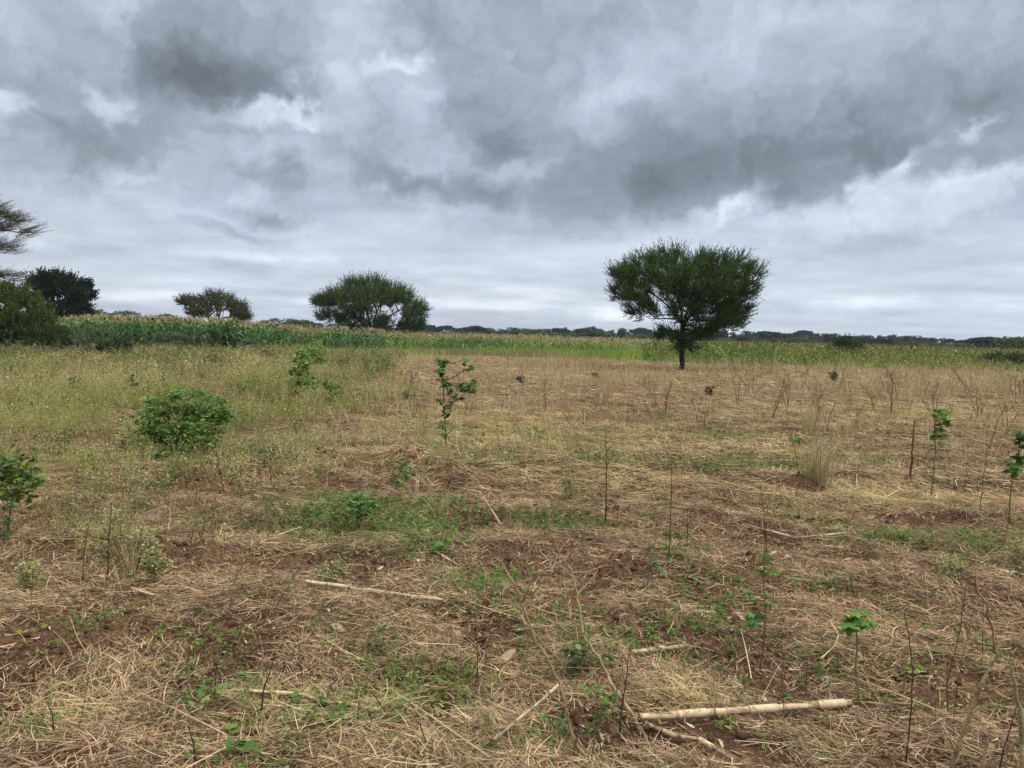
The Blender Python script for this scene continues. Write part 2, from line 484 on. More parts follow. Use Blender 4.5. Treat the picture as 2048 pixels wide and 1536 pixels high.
# far off the soil is hidden by chaff and sparse green
sp = n('ShaderNodeSeparateXYZ'); l(geo.outputs['Position'], sp.inputs[0])
far = gmap(sp.outputs[1], 9.0, 30.0, 0, .62)
colr = gmix(far, colr, gmix(gmap(gnoise(.35, 4), .4, .6), (.25, .165, .10), (.235, .185, .09)))
colr = gmix(gmap(sp.outputs[1], 60.0, 110.0, 0, .9), colr, (.10, .12, .04))
l(colr, bs.inputs['Base Color'])
bp = n('ShaderNodeBump'); bp.inputs['Strength'].default_value = .9; bp.inputs['Distance'].default_value = .03
l(gnoise(28, 6, .75), bp.inputs['Height']); l(bp.outputs[0], bs.inputs['Normal'])

# ------------------------------------------------------------------ the ground, one sheet to the horizon
rr = [0.0, .5, .9, 1.3]
r = 1.6
while r < 60: rr.append(r); r *= 1.0075
while r < 6000: rr.append(r); r *= 1.06
rr.append(9000.0)
rr = np.array(rr)
th = np.radians(np.concatenate([np.arange(-42, 42, .16), np.arange(42, 318, 3.0)]))
R_, T_ = np.meshgrid(rr, th, indexing='ij')
GX = R_ * np.sin(T_); GY = R_ * np.cos(T_)
GZ = H(GX, GY)
nr, nt = R_.shape
gm = MB()
i = np.arange(nr - 1)[:, None] * nt; j = np.arange(nt)[None]; j2 = (j + 1) % nt
gm.add(np.stack([GX, GY, GZ], -1).reshape(-1, 3), np.stack([i + j, i + nt + j, i + nt + j2, i + j2], -1).reshape(-1, 4), (.1, .1, .1))
ground = gm.build('ground', mg, smooth=True)
ground['kind'] = 'structure'; ground['label'] = 'red brown soil of a cleared field strewn with chaff'


def tag(o, label, cat=None, group=None, kind=None):
    o['label'] = label
    if cat: o['category'] = cat
    if group: o['group'] = group
    if kind: o['kind'] = kind
    return o


def stuff(o, label, cat):
    return tag(o, label, cat, None, 'stuff')


def thing(name, label, cat, loc, rz=0., group=None):
    o = bpy.data.objects.new(name, None); COL.objects.link(o)
    o.location = loc; o.rotation_euler = (0, 0, rz); o.empty_display_size = .2
    return tag(o, label, cat, group)


def gpt(px, py):
    x, y = G(px, py)
    return np.array([x, y, float(H(x, y))])


def hor(px): return 667.5 + (px - 1024) * math.tan(ROLL)


def at_dist(px, d):
    """ground point at forward distance d below a column of the photograph"""
    dd = ray(px, hor(px))
    return np.array([dd.x / dd.y * d, d, 0.])

# ------------------------------------------------------------------ trees
def grow(tips, trunk, seed, k=.35, step=.3, sag=.0, jit=.12, limbs=()):
    """branch skeleton joining every tip to the trunk; returns nodes, parent index, tip count"""
    rng = np.random.default_rng(seed)
    P = [np.asarray(p, float) for p in trunk]; par = [-1] + list(range(len(trunk) - 1))
    plen = [0.0]
    for a, b in zip(P[:-1], P[1:]): plen.append(plen[-1] + np.linalg.norm(b - a))
    can = [False] * (len(P) - 1) + [True]
    fork = P[-1]; nf = len(P) - 1
    for lb in limbs:
        pv = nf
        for q in lb:
            P.append(np.asarray(q, float)); par.append(pv); plen.append(plen[pv] + np.linalg.norm(P[-1] - P[pv])); can.append(True); pv = len(P) - 1
    for tip in tips[np.argsort(np.linalg.norm(tips - fork, axis=1))]:
        A = np.array(P); q = np.linalg.norm(A - tip, axis=1) + k * np.array(plen) + np.where(can, 0, 1e3)
        s = int(np.argmin(q)); d = tip - A[s]; ln = np.linalg.norm(d)
        if ln < .05: continue
        m = max(1, int(ln / step)); prev = s
        off = rng.normal(size=3) * jit * ln
        for i in range(1, m + 1):
            tt = i / m
            p = A[s] + d * tt + off * math.sin(math.pi * tt) * .6 + np.array([0, 0, sag * ln * math.sin(math.pi * tt)]) + rng.normal(size=3) * .02 * (tt < 1)
            P.append(p); par.append(prev); plen.append(plen[prev] + ln / m); can.append(True); prev = len(P) - 1
    P = np.array(P); par = np.array(par)
    cnt = np.zeros(len(P))
    kids = np.bincount(par[par >= 0], minlength=len(P))
    cnt[kids == 0] = 1
    for i in range(len(P) - 1, 0, -1): cnt[par[i]] += cnt[i]
    return P, par, cnt


def branch_mesh(mb, P, par, cnt, r0, rtip, col, seed, ns=6):
    rng = np.random.default_rng(seed)
    e = np.arange(1, len(P)); tot = cnt[0]
    pw = math.log(max(r0 / rtip, 1.01)) / math.log(max(tot, 2))
    rad = rtip * cnt ** pw
    prisms(mb, P[par[e]], P[e] + (P[e] - P[par[e]]) * .06, np.minimum(rad[par[e]], rad[e] * 1.25), rad[e], pal(rng, len(e), col, .15), ns)


def leafy(mb, P, par, cnt, centre, seed, per=3, length=.45, nleaf=11, leaf=.055, up=.5, outw=.7, rnd=.55, cols=((.05, .10, .02),), twig=(.10, .09, .05),
          maxcnt=2.5, droop=.0, tw=.012, leafw=.45, spread=.8, level=.7):
    """feathery shoots on the outer branches; each carries small compound leaves"""
    rng = np.random.default_rng(seed)
    idx = np.where(cnt <= maxcnt)[0]; idx = np.repeat(idx, per); n = len(idx)
    base = P[idx] + rng.normal(size=(n, 3)) * .05
    o = unit((P[idx] - centre) * np.array([1, 1, level]))
    D = unit(o * outw + np.array([0, 0, up]) + rng.normal(size=(n, 3)) * rnd)
    Ln = length * rng.uniform(.45, 1.35, n)
    curl = np.stack([np.zeros(n), np.zeros(n), (.25 - droop) * Ln], 1) + rng.normal(size=(n, 3)) * .1 * Ln[:, None]
    v, f = ribbons(base, D, Ln, np.full(n, tw), [1, .8, .4], curl, rng=rng)
    mb.add(v, f, np.asarray(twig))
    t = rng.uniform(.05, 1.05, (n, nleaf))
    p = (base[:, None] + D[:, None] * (Ln[:, None] * t)[..., None] + curl[:, None] * (t ** 2)[..., None]).reshape(-1, 3)
    m = n * nleaf
    ld = unit(np.repeat(D, nleaf, 0) * .5 + rng.normal(size=(m, 3)) * spread + np.array([0, 0, .15]))
    ll = leaf * rng.uniform(.6, 1.4, m)
    v, f = ribbons(p - ld * ll[:, None] * .2, ld, ll, ll * leafw, [.35, 1, .25], rng=rng)
    c = pal(rng, m, cols, .18)
    shoot_t = np.repeat(rng.normal(1, .14, n), nleaf)[:, None]
    mb.add(v, f, rep(c * shoot_t, 6))


def tree(name, label, loc, tips, trunk, seed, r0, rtip, bark, centre, group=None, ns=6, growk=.35, step=.3, sag=0., jit=.12, cat='tree', limbs=(), **leafkw):
    root = thing(name, label, cat, loc, 0, group)
    P, par, cnt = grow(tips, trunk, seed, growk, step, sag, jit, limbs)
    b = MB(); branch_mesh(b, P, par, cnt, r0, rtip, bark, seed, ns)
    b.build('trunk' if cat == 'tree' else 'stem', M_BARK, root, True)
    c = MB(); leafy(c, P, par, cnt, np.asarray(centre, float), seed + 1, **leafkw)
    c.build('crown' if cat == 'tree' else 'foliage', M_LEAF, root)
    return root


def blob_pts(rng, n, c, r, flat=0., hollow=0.):
    d = unit(rng.normal(size=(n, 3))); q = rng.uniform(hollow, 1, n) ** (1 / 3)
    p = d * q[:, None]
    return np.asarray(c) + p * np.asarray(r)


DARKBARK = ((.022, .018, .014), (.035, .028, .02))
ACACIA = ((.055, .12, .02), (.08, .165, .028), (.035, .075, .018), (.11, .20, .034))

# the lone umbrella thorn in the middle of the field
rng = np.random.default_rng(11)
base1 = gpt(1363, 742)
parts = []
n = 330
rad = 3.62 * np.sqrt(rng.random(n)); an = rng.uniform(0, 2 * math.pi, n)
ztop = 5.45 - .50 * (rad / 3.45) ** 4 + .5 * (fbm(rad * np.cos(an) * .8 + 9, rad * np.sin(an) * .8 + 9, 3) - .5)
zz = ztop - rng.random(n) ** 1.3 * (1.9 - .3 * (rad / 3.45))
parts.append(np.stack([rad * np.cos(an), rad * np.sin(an), zz], 1))
parts.append(blob_pts(rng, 60, (-2.6, 0, 3.7), (1.0, 1.4, .7)))
parts.append(blob_pts(rng, 40, (-1.9, 0, 2.9), (1.0, 1.0, .45)))
parts.append(blob_pts(rng, 80, (2.4, .1, 3.4), (1.15, 1.6, .8)))
parts.append(blob_pts(rng, 55, (2.1, 0, 2.45), (1.25, 1.1, .45)))
parts.append(blob_pts(rng, 26, (.6, 0, 1.75), (.95, .8, .35)))
parts.append(blob_pts(rng, 22, (-.55, 0, 1.8), (.7, .8, .35)))
parts.append(blob_pts(rng, 14, (.2, 0, 1.2), (.6, .6, .15)))
parts.append(blob_pts(rng, 60, (.5, 0, 3.3), (1.8, 1.6, .7)))
parts.append(blob_pts(rng, 130, (.35, 0, 4.0), (2.5, 2.2, .75)))
parts.append(blob_pts(rng, 60, (.5, 0, 3.1), (1.2, 1.3, .5)))
parts.append(blob_pts(rng, 60, (1.3, 0, 2.5), (1.5, 1.3, .5)))
parts.append(blob_pts(rng, 30, (-1.1, 0, 2.75), (1.0, 1.1, .35)))
parts.append(blob_pts(rng, 22, (.9, 0, 1.95), (1.1, .8, .3)))
parts.append(blob_pts(rng, 22, (-2.9, .2, 4.6), (1.1, 1, .3)))
tips = np.concatenate(parts) * [.93, .93, 1]
tips = tips[(fbm(tips[:, 0] * 1.0 + 3, tips[:, 2] * 1.9 + tips[:, 1] * .6, 13, 2) > .24) | (tips[:, 2] > 4.8)]
trunk = [(.0, 0, -.1), (.02, 0, .35), (-.02, .02, .8), (0, 0, 1.2), (-.05, 0, 1.7), (-.02, 0, 2.0), (0, 0, 2.15)]
tree('umbrella_thorn', 'tall flat topped thorn tree with one dark trunk, alone in the cleared field', tuple(base1), tips, trunk, 12, .125, .007, DARKBARK,
     (0, 0, 3.2), per=16, length=.47, nleaf=22, leaf=.05, spread=.7, up=.42, outw=.9, rnd=.6, level=.45, cols=ACACIA, maxcnt=4.5, jit=.14, growk=.3, tw=.016, twig=(.035, .045, .02),
     limbs=([(-.25, 0, 2.5), (-.6, .1, 2.95), (-1.1, .1, 3.4), (-1.7, 0, 3.75)], [(.3, .1, 2.6), (.7, 0, 3.1), (1.15, -.1, 3.5), (1.6, 0, 4.0)], [(-.05, .2, 2.7), (-.1, .5, 3.3), (0, .8, 4.0)], [(.1, -.25, 2.8), (.2, -.6, 3.4), (.3, -1., 4.0)]))

# wide spreading thorn behind the maize
rng = np.random.default_rng(21)
d2 = 76.0
b2 = at_dist(745, d2)
n = 330
rad = 4.7 * np.sqrt(rng.random(n)); an = rng.uniform(0, 2 * math.pi, n)
ztop = 6.35 - 1.9 * (rad / 4.8) ** 2.2 + .5 * (fbm(rad * np.cos(an) * .6 + 4, rad * np.sin(an) * .6 + 9, 3) - .5)
tips = [np.stack([rad * np.cos(an), rad * np.sin(an), ztop - rng.random(n) ** 1.5 * 1.5], 1),
        blob_pts(rng, 60, (-4.0, 0, 4.2), (1.6, 1.2, .35)), blob_pts(rng, 70, (-3.6, 0, 2.7), (1.9, 1.5, .7)), blob_pts(rng, 80, (3.9, 0, 3.2), (1.3, 1.7, 1.3)),
        blob_pts(rng, 55, (3.6, 0, 2.0), (1.6, 1.2, .5)), blob_pts(rng, 60, (-.5, 0, 2.4), (2.2, 1.5, .6)), blob_pts(rng, 40, (-4.6, 0, 4.1), (1.0, .8, .2)), blob_pts(rng, 110, (0, 0, 4.6), (3.4, 3.0, .8)), blob_pts(rng, 40, (-1.8, 0, 3.4), (1.6, 1.5, .6)), blob_pts(rng, 70, (0, 0, 1.9), (3.6, 1.6, .6))]
tips = np.concatenate(tips)
tips = tips[(fbm(tips[:, 0] * .8 + 7, tips[:, 2] * 1.5 + tips[:, 1] * .5, 23, 2) > .26) | (tips[:, 2] > 5.7)]
tree('umbrella_thorn', 'wide spreading green thorn tree rising behind the dark green maize', tuple(b2), tips, [(0, 0, -.1), (.1, 0, .8), (0, .1, 1.5)], 22, .24, .010, DARKBARK,
     (0, 0, 2.0), per=11, length=.75, nleaf=17, leaf=.095, spread=.65, up=.42, outw=.7, rnd=.5, cols=((.075, .145, .026), (.12, .21, .04), (.045, .09, .022)), maxcnt=4.5, jit=.16, tw=.03, growk=.25, step=.4, twig=(.04, .05, .025),
     limbs=([(-.6, 0, 2.1), (-1.5, 0, 2.8), (-2.4, .2, 3.4)], [(.6, 0, 2.2), (1.5, .1, 3.0), (2.5, 0, 3.6)], [(.1, .3, 2.5), (.3, .8, 3.6)], [(-.2, -.3, 2.4), (-.5, -.9, 3.6), (-.8, -1.2, 4.4)]))

# olive thorn with two trunks
rng = np.random.default_rng(31)
d3 = 84.0
b3 = at_dist(432, d3)
n = 230
rad = 3.1 * np.sqrt(rng.random(n)); an = rng.uniform(0, 2 * math.pi, n)
ztop = 5.15 - 1.1 * (rad / 3.1) ** 2
tips = [np.stack([rad * np.cos(an), rad * np.sin(an), ztop - rng.random(n) ** 1.3 * 1.6], 1), blob_pts(rng, 50, (-2.9, 0, 4.2), (1.3, 1, .35)),
        blob_pts(rng, 70, (2.4, 0, 2.6), (1.2, 1, .9)), blob_pts(rng, 50, (-1.6, 0, 2.9), (1.2, 1, .4))]
tips = np.concatenate(tips)
tree('umbrella_thorn', 'small olive brown thorn tree with low spreading twigs above the tan maize tassels', tuple(b3), tips, [(-.6, 0, -.1), (-.7, 0, .8), (-.3, 0, 1.9)], 32, .2, .010, ((.05, .035, .025),),
     (0, 0, 1.6), per=9, length=.65, nleaf=11, leaf=.12, up=.3, outw=.9, rnd=.5, cols=((.085, .11, .04), (.06, .08, .03), (.12, .14, .055)), maxcnt=4.5, jit=.15, tw=.035, growk=.25, step=.4, twig=(.06, .05, .03))

# dark dense tree on the left
rng = np.random.default_rng(41)
b4 = at_dist(118, 70.0)
lay = []
for (cx, cz, rx, rz, m) in ((-.4, 5.6, 1.6, .35, 50), (1.2, 5.1, 1.5, .35, 50), (-1.3, 4.9, 1.3, .5, 50), (.4, 4.3, 2.2, .5, 90), (1.9, 4.1, .9, .5, 40), (-1.7, 3.8, 1.1, .6, 50), (.5, 3.2, 2.0, .6, 90), (1.7, 2.7, .8, .6, 30), (-.4, 2.2, 2.0, .7, 80), (.3, 1.4, 1.8, .6, 50)):
    lay.append(blob_pts(rng, m, (cx, 0, cz), (rx, 1.8, rz)))
tree('bushy_tree', 'near black dense tree with ragged layered crown at the left end of the maize', tuple(b4), np.concatenate(lay), [(0, 0, -.1), (0, 0, .8)], 42, .22, .012, DARKBARK,
     (0, 0, 2.5), per=10, length=.55, nleaf=12, leaf=.15, up=.2, outw=.9, rnd=.6, cols=((.016, .032, .012), (.024, .045, .016), (.012, .022, .010)), maxcnt=4.5, jit=.1, tw=.02, growk=.2, step=.5, leafw=.6, twig=(.03, .03, .02))

# big round green thorn bush at the left edge
rng = np.random.default_rng(51)
b5 = gpt(10, 706)
tips = np.concatenate([blob_pts(rng, 380, (0, 0, 1.7), (2.2, 2.2, 1.65), hollow=.25), blob_pts(rng, 60, (1.5, 0, 1.3), (1.1, 1.2, .8)), blob_pts(rng, 50, (-.6, 0, 3.0), (1.3, 1.2, .45)), blob_pts(rng, 60, (-2.3, 0, 1.9), (1.6, 1.4, 1.4))])
tips = tips[tips[:, 2] > .12]
tree('thorn_bush', 'big rounded green thorn bush at the left edge of the grass', tuple(b5), tips, [(0, 0, -.1), (0, 0, .4)], 52, .14, .008, DARKBARK,
     (0, 0, 1.2), cat='bush', per=15, length=.45, nleaf=14, leaf=.09, up=.45, outw=.8, rnd=.5, cols=((.065, .13, .024), (.09, .16, .03), (.13, .175, .035), (.045, .09, .02)), maxcnt=4.5, jit=.1, tw=.014, growk=.2, step=.35, twig=(.04, .05, .02))

# thorn tree whose pale flat branches reach in from the left
rng = np.random.default_rng(61)
b6 = at_dist(-190, 34.0)
tips = []
for (z, reach, m, th_) in ((6.35, 5.1, 60, .10), (5.85, 5.5, 70, .08), (5.05, 4.7, 45, .08), (3.75, 5.0, 45, .08), (6.7, 4.2, 50, .12)):
    an = rng.normal(0, .30, m); rd = reach * rng.uniform(.45, .90, m)
    tips.append(np.stack([rd * np.cos(an), rd * np.sin(an), z + rng.normal(size=m) * th_ + .10 * np.sin(rd)], 1))
    an = rng.uniform(0, 2 * math.pi, m); rd = reach * np.sqrt(rng.random(m)) * .9
    tips.append(np.stack([rd * np.cos(an), rd * np.sin(an), z + rng.normal(size=m) * th_], 1))
tree('flat_crowned_thorn', 'thorn tree reaching in from the left with sparse flat feathery branches against the sky', tuple(b6), np.concatenate(tips), [(0, 0, -.1), (0, 0, 1.5), (.2, 0, 2.6)], 62, .17, .007, ((.05, .042, .03),),
     (0, 0, 4.0), per=7, length=.65, nleaf=26, leaf=.036, spread=.5, up=.04, outw=1.3, rnd=.17, level=.12, cols=((.085, .105, .04), (.06, .08, .03), (.11, .12, .05)), maxcnt=2.5, jit=.04, tw=.012, growk=.12, step=.35, twig=(.06, .055, .035))

# shrubs near the crop edge
def shrub(px, py, w, h, seed, label, cols, name='bush', leaf=.07, n=120, dens=9, dist=None, group=None, leafw=.5):
    p = gpt(px, py) if dist is None else at_dist(px, dist)
    rng = np.random.default_rng(seed)
    tp = blob_pts(rng, n, (0, 0, h * .52), (w / 2, w / 2, h * .5), hollow=.2)
    tp[:, 2] = np.maximum(tp[:, 2], .05)
    return tree(name, label, tuple(p), tp, [(0, 0, -.05), (0, 0, h * .12)], seed, .03, .004, DARKBARK, (0, 0, h * .2), cat='bush', group=group,
                per=dens, length=min(.3, h * .22), nleaf=9, leaf=leaf, up=.5, outw=.7, rnd=.6, cols=cols, maxcnt=2.5, jit=.1, tw=.008, growk=.2, step=h * .15, leafw=leafw, twig=(.06, .055, .03))


GREYGREEN = ((.13, .20, .095), (.17, .24, .12), (.085, .14, .07))
shrub(232, 721, 1.3, .95, 71, 'small dark rounded shrub at the edge of the grass left of the maize', ((.05, .09, .035), (.075, .12, .05)), n=110)
shrub(190, 712, 1.9, 1.25, 72, 'loose grey green shrub just behind the small dark shrub on the left', GREYGREEN, n=140)
shrub(130, 706, 2.6, 1.2, 73, 'fresh green low shrub beside the big rounded thorn bush', ((.06, .12, .03), (.08, .14, .03), (.04, .08, .02)), n=170)
shrub(95, 709, 2.2, 1.4, 74, 'green shrub leaning on the right flank of the big thorn bush', ((.045, .09, .022), (.06, .11, .03)), n=150)
for k, (px, py, w, h, lab) in enumerate(((340, 700, 2.0, 1.05, 'leftmost of the grey green weedy shrubs in front of the maize'), (385, 700, 2.2, 1.2, 'second from left of the grey green weedy shrubs before the maize'),
                                   (432, 699, 2.2, 1.1, 'middle grey green weedy shrub before the maize, below the olive tree'), (478, 700, 2.0, .95, 'low grey green weedy shrub right of the olive tree, before the maize'),
                                   (505, 708, 1.6, .8, 'rightmost grey green weedy shrub beside the tan grass before the maize'))):
    shrub(px, py, w, h, 80 + k, lab, GREYGREEN, name='weedy_shrub', n=120, leaf=.09)
shrub(1690, 729, 2.0, 1.75, 90, 'feathery green thorn bush standing in the yellow green weeds on the right', ((.04, .095, .02), (.055, .12, .028), (.022, .05, .015)), name='thorn_bush', n=220)
shrub(2010, 740, 3.4, .92, 91, 'wide low dark olive bush at the right edge of the weeds', ((.06, .09, .028), (.085, .115, .035)), name='thorn_bush', n=220)

# distant trees: a few crowns, copied along the skyline
def far_proto(seed, shape, cols):
    rng = np.random.default_rng(seed)
    mb = MB()
    pts = []
    if shape == 'round':
        for k in range(9):
            c = (rng.normal() * .9, rng.normal() * .9, rng.uniform(1.6, 3.6)); pts.append(blob_pts(rng, 150, c, (1.3, 1.3, .9), hollow=.5))
        pts.append(blob_pts(rng, 300, (0, 0, 1.4), (2.2, 2.0, 1.4)))
    elif shape == 'flat':
        for k in range(12):
            a = rng.uniform(0, 6.28); q = rng.uniform(0, 2.6); pts.append(blob_pts(rng, 120, (q * math.cos(a), q * math.sin(a), 2.9 - .10 * q * q), (1.2, 1.2, .4), hollow=.3))
        pts.append(blob_pts(rng, 400, (0, 0, 1.3), (2.8, 2.2, 1.25)))
    else:
        for k in range(12):
            c = (rng.normal() * .6, rng.normal() * .6, rng.uniform(1.8, 4.6)); pts.append(blob_pts(rng, 110, c, (.95, .95, .7), hollow=.3))
        pts.append(blob_pts(rng, 420, (0, 0, 1.9), (1.5, 1.4, 1.9)))
    p = np.concatenate(pts); p = p[p[:, 2] > .02]; m = len(p)
    ll = rng.uniform(.18, .42, m)
    d = unit(rng.normal(size=(m, 3)))
    v, f = ribbons(p, d, ll, ll * .7, [.4, 1, .3], rng=rng)
    mb.add(v, f, rep(pal(rng, m, cols, .2), 6))
    hh = p[:, 2].max()
    tr = np.array([[0, 0, -.2], [.05, 0, hh * .3], [0, .05, hh * .6]])
    tube(mb, tr, [.16, .12, .06], (.03, .025, .02), 5)
    return mb.mesh('distant_tree', M_LEAF), hh


DARKFAR = ((.018, .032, .022), (.026, .042, .026), (.014, .024, .018))
GREENFAR = ((.075, .125, .035), (.05, .085, .028), (.10, .15, .045))
PROTO = {('round', 0): far_proto(1, 'round', DARKFAR), ('round', 1): far_proto(2, 'round', DARKFAR), ('tall', 0): far_proto(3, 'tall', DARKFAR), ('tall', 1): far_proto(4, 'tall', DARKFAR),
         ('flat', 0): far_proto(5, 'flat', GREENFAR), ('flat', 1): far_proto(6, 'flat', GREENFAR), ('flat', 2): far_proto(7, 'flat', DARKFAR), ('round', 2): far_proto(8, 'round', GREENFAR)}


def far_tree(px, d, top_py, kind, label, group, wk=1.0, rz=0., name='distant_tree'):
    me, hh = PROTO[kind]
    hgt = 1.6 + (hor(px) - top_py) * d / FPX
    o = bpy.data.objects.new(name, me); COL.objects.link(o)
    p = at_dist(px, d); o.location = (p[0], p[1], -.1); o.rotation_euler = (0, 0, rz)
    s = hgt / hh; o.scale = (s * wk, s * wk, s)
    return tag(o, label, 'tree', group)


rng = np.random.default_rng(99)
SPECIAL = [  # distant trees one can tell apart
    (190, 95, 617, ('round', 2), 'small green tree just right of the near black tree on the left', 1.0),
    (168, 90, 622, ('flat', 0), 'pale green tree hidden behind the near black tree on the left', .8),
    (238, 260, 621, ('round', 0), 'left one of two dark distant trees above the tan tassels on the left', 1.2),
    (262, 265, 623, ('round', 1), 'right one of two dark distant trees above the tan tassels on the left', 1.2),
    (333, 240, 629, ('flat', 2), 'small flat distant tree just left of the olive thorn tree', .9),
    (542, 240, 636, ('round', 0), 'distant dark tree midway between olive thorn tree and spreading green thorn', 1.0),
    (600, 150, 640, ('flat', 0), 'flat green distant tree at the left foot of the spreading green thorn', 1.4),
    (952, 260, 652, ('flat', 2), 'broad dark dome of a distant tree right of the spreading green thorn', 1.2),
    (1050, 170, 658, ('flat', 1), 'broad green feathery tree low above the crop, left of centre skyline', 1.5),
    (1132, 280, 654, ('tall', 0), 'dark pointed distant tree left of the round green skyline tree', .9),
    (1200, 170, 656, ('round', 2), 'round green tree on the skyline left of the lone thorn tree', 1.1),
    (1186, 280, 652, ('tall', 1), 'dark distant tree peeping over the round green skyline tree', 1.0),
    (1245, 270, 656, ('round', 1), 'dark distant tree between the round green tree and the lone thorn tree', 1.0),
    (1335, 120, 668, ('flat', 0), 'green bushy tree seen behind the trunk of the lone thorn tree', 1.0),
    (1533, 270, 663, ('flat', 2), 'wide dark distant tree just right of the lone thorn tree', 1.4),
    (1575, 268, 666, ('round', 0), 'dark rounded distant tree second to the right of the lone thorn', 1.1),
    (1553, 140, 675, ('flat', 1), 'left one of two green domed acacias beyond the weeds right of the lone thorn', .9),
    (1600, 140, 676, ('flat', 0), 'right one of two green domed acacias beyond the weeds right of the lone thorn', 1.0),
    (1652, 260, 667, ('round', 1), 'dark rounded distant tree above the feathery green thorn bush', .9),
    (1778, 285, 670, ('tall', 0), 'slim dark distant tree in the row of pointed trees on the right', .9),
    (1812, 285, 671, ('tall', 1), 'tallest dark pointed distant tree right of the feathery green bush', 1.1),
    (1975, 150, 674, ('flat', 2), 'flat topped acacia standing above the skyline near the right edge', 1.3),
    (2038, 130, 673, ('flat', 1), 'ragged flat acacia at the very right edge of the skyline', 1.3),
]
for k, (px, d, top, kind, lab, wk) in enumerate(SPECIAL):
    far_tree(px, d, top, kind, lab, None, wk, rng.uniform(0, 6.28))
px = -120.0
while px < 2180:                        # the dark far row
    left = px < 620
    top = np.interp(px, [-100, 200, 320, 560, 700, 900, 1100, 1300, 1500, 1700, 1850, 1950, 2050], [630, 632, 638, 643, 652, 656, 659, 661, 664, 669, 675, 680, 684]) + rng.normal() * 2.4
    kind = (('round', 0), ('round', 1), ('tall', 0), ('tall', 1), ('flat', 2))[rng.integers(5)]
    if not (270 < px < 520 and rng.random() < .7):
        far_tree(px, rng.uniform(270, 330), top, kind, 'dark distant tree in the far row along the skyline', 'dark distant trees in the far row', rng.uniform(.9, 1.4), rng.uniform(0, 6.28))
    px += rng.uniform(8, 17)
px = 850.0
while px < 2180:                        # nearer green acacias
    top = np.interp(px, [850, 1100, 1300, 1500, 1700, 1900, 2050], [661, 665, 669, 675, 679, 684, 688]) + rng.normal() * 1.8
    far_tree(px, rng.uniform(150, 210), top, (('flat', 0), ('flat', 1), ('round', 2), ('flat', 2))[rng.integers(4)], 'low green acacia in the belt between the crop and the far row', 'low green acacias beyond the crop', rng.uniform(.9, 1.4), rng.uniform(0, 6.28))
    px += rng.uniform(14, 36)

# ------------------------------------------------------------------ the maize
def maize_plant(seed, green, hgt=2.0, dry=0.0):
    rng = np.random.default_rng(seed)
    mb = MB()
    lean = rng.normal(size=2) * .05
    sp_ = np.array([[0, 0, 0], [lean[0] * .4, lean[1] * .4, hgt * .45], [lean[0], lean[1], hgt * .88]])
    tube(mb, sp_, [.016, .013, .006], (.10, .15, .045) if dry < .5 else (.30, .25, .12), 4)
    nl = rng.integers(10, 14); a0 = rng.uniform(0, math.pi)
    zl = np.linspace(.10, .82, nl) * hgt
    az_ = a0 + (np.arange(nl) % 2) * math.pi + rng.normal(size=nl) * .35
    upn = np.linspace(.7, 1.5, nl) + rng.normal(size=nl) * .15
    D = np.stack([np.cos(az_), np.sin(az_), upn], 1)
    Ln = (.62 + .3 * np.sin(np.linspace(.3, 2.6, nl))) * rng.uniform(.8, 1.15, nl) * hgt / 2
    curl = np.stack([np.cos(az_) * .22 * Ln, np.sin(az_) * .22 * Ln, -rng.uniform(.75, 1.35, nl) * Ln], 1)
    side = np.stack([-np.sin(az_), np.cos(az_), rng.normal(size=nl) * .25], 1)
    v, f = ribbons(np.stack([lean[0] * zl / hgt, lean[1] * zl / hgt, zl], 1), D, Ln, rng.uniform(.10, .15, nl), [.5, 1, .95, .6, .1], curl, unit(side))
    c = pal(rng, nl, green, .12)
    low = zl < hgt * (.2 + .5 * dry)
    c[low] = pal(rng, int(low.sum()), ((.30, .25, .12), (.18, .17, .06)), .1)
    mb.add(v, f, rep(c, 10))
    m = 12; aa = rng.uniform(0, 2 * math.pi, m)
    D = np.stack([np.cos(aa) * .35, np.sin(aa) * .35, np.ones(m)], 1)
    v, f = ribbons(np.tile([lean[0], lean[1], hgt * .86], (m, 1)), D, rng.uniform(.22, .40, m), np.full(m, .024), [1, 1.2, .5], np.stack([np.cos(aa) * .08, np.sin(aa) * .08, -.04 * np.ones(m)], 1), rng=rng)
    mb.add(v, f, pal(rng, 1, ((.44, .36, .19), (.38, .32, .15)), .1)[0])
    return mb


MAIZE_G = ((.04, .115, .03), (.07, .18, .045), (.014, .04, .012), (.10, .22, .055), (.20, .34, .13), (.022, .06, .016))
MAIZE_Y = ((.22, .36, .05), (.30, .42, .07), (.14, .27, .045))
MAIZE_D = ((.36, .29, .14), (.30, .26, .11), (.20, .22, .07), (.42, .35, .18))
proto_g = [maize_plant(200 + k, MAIZE_G, 2.0) for k in range(7)]
proto_y = [maize_plant(220 + k, MAIZE_Y, 1.8) for k in range(4)]
proto_d = [maize_plant(240 + k, MAIZE_D, 2.2, 1.0) for k in range(5)]

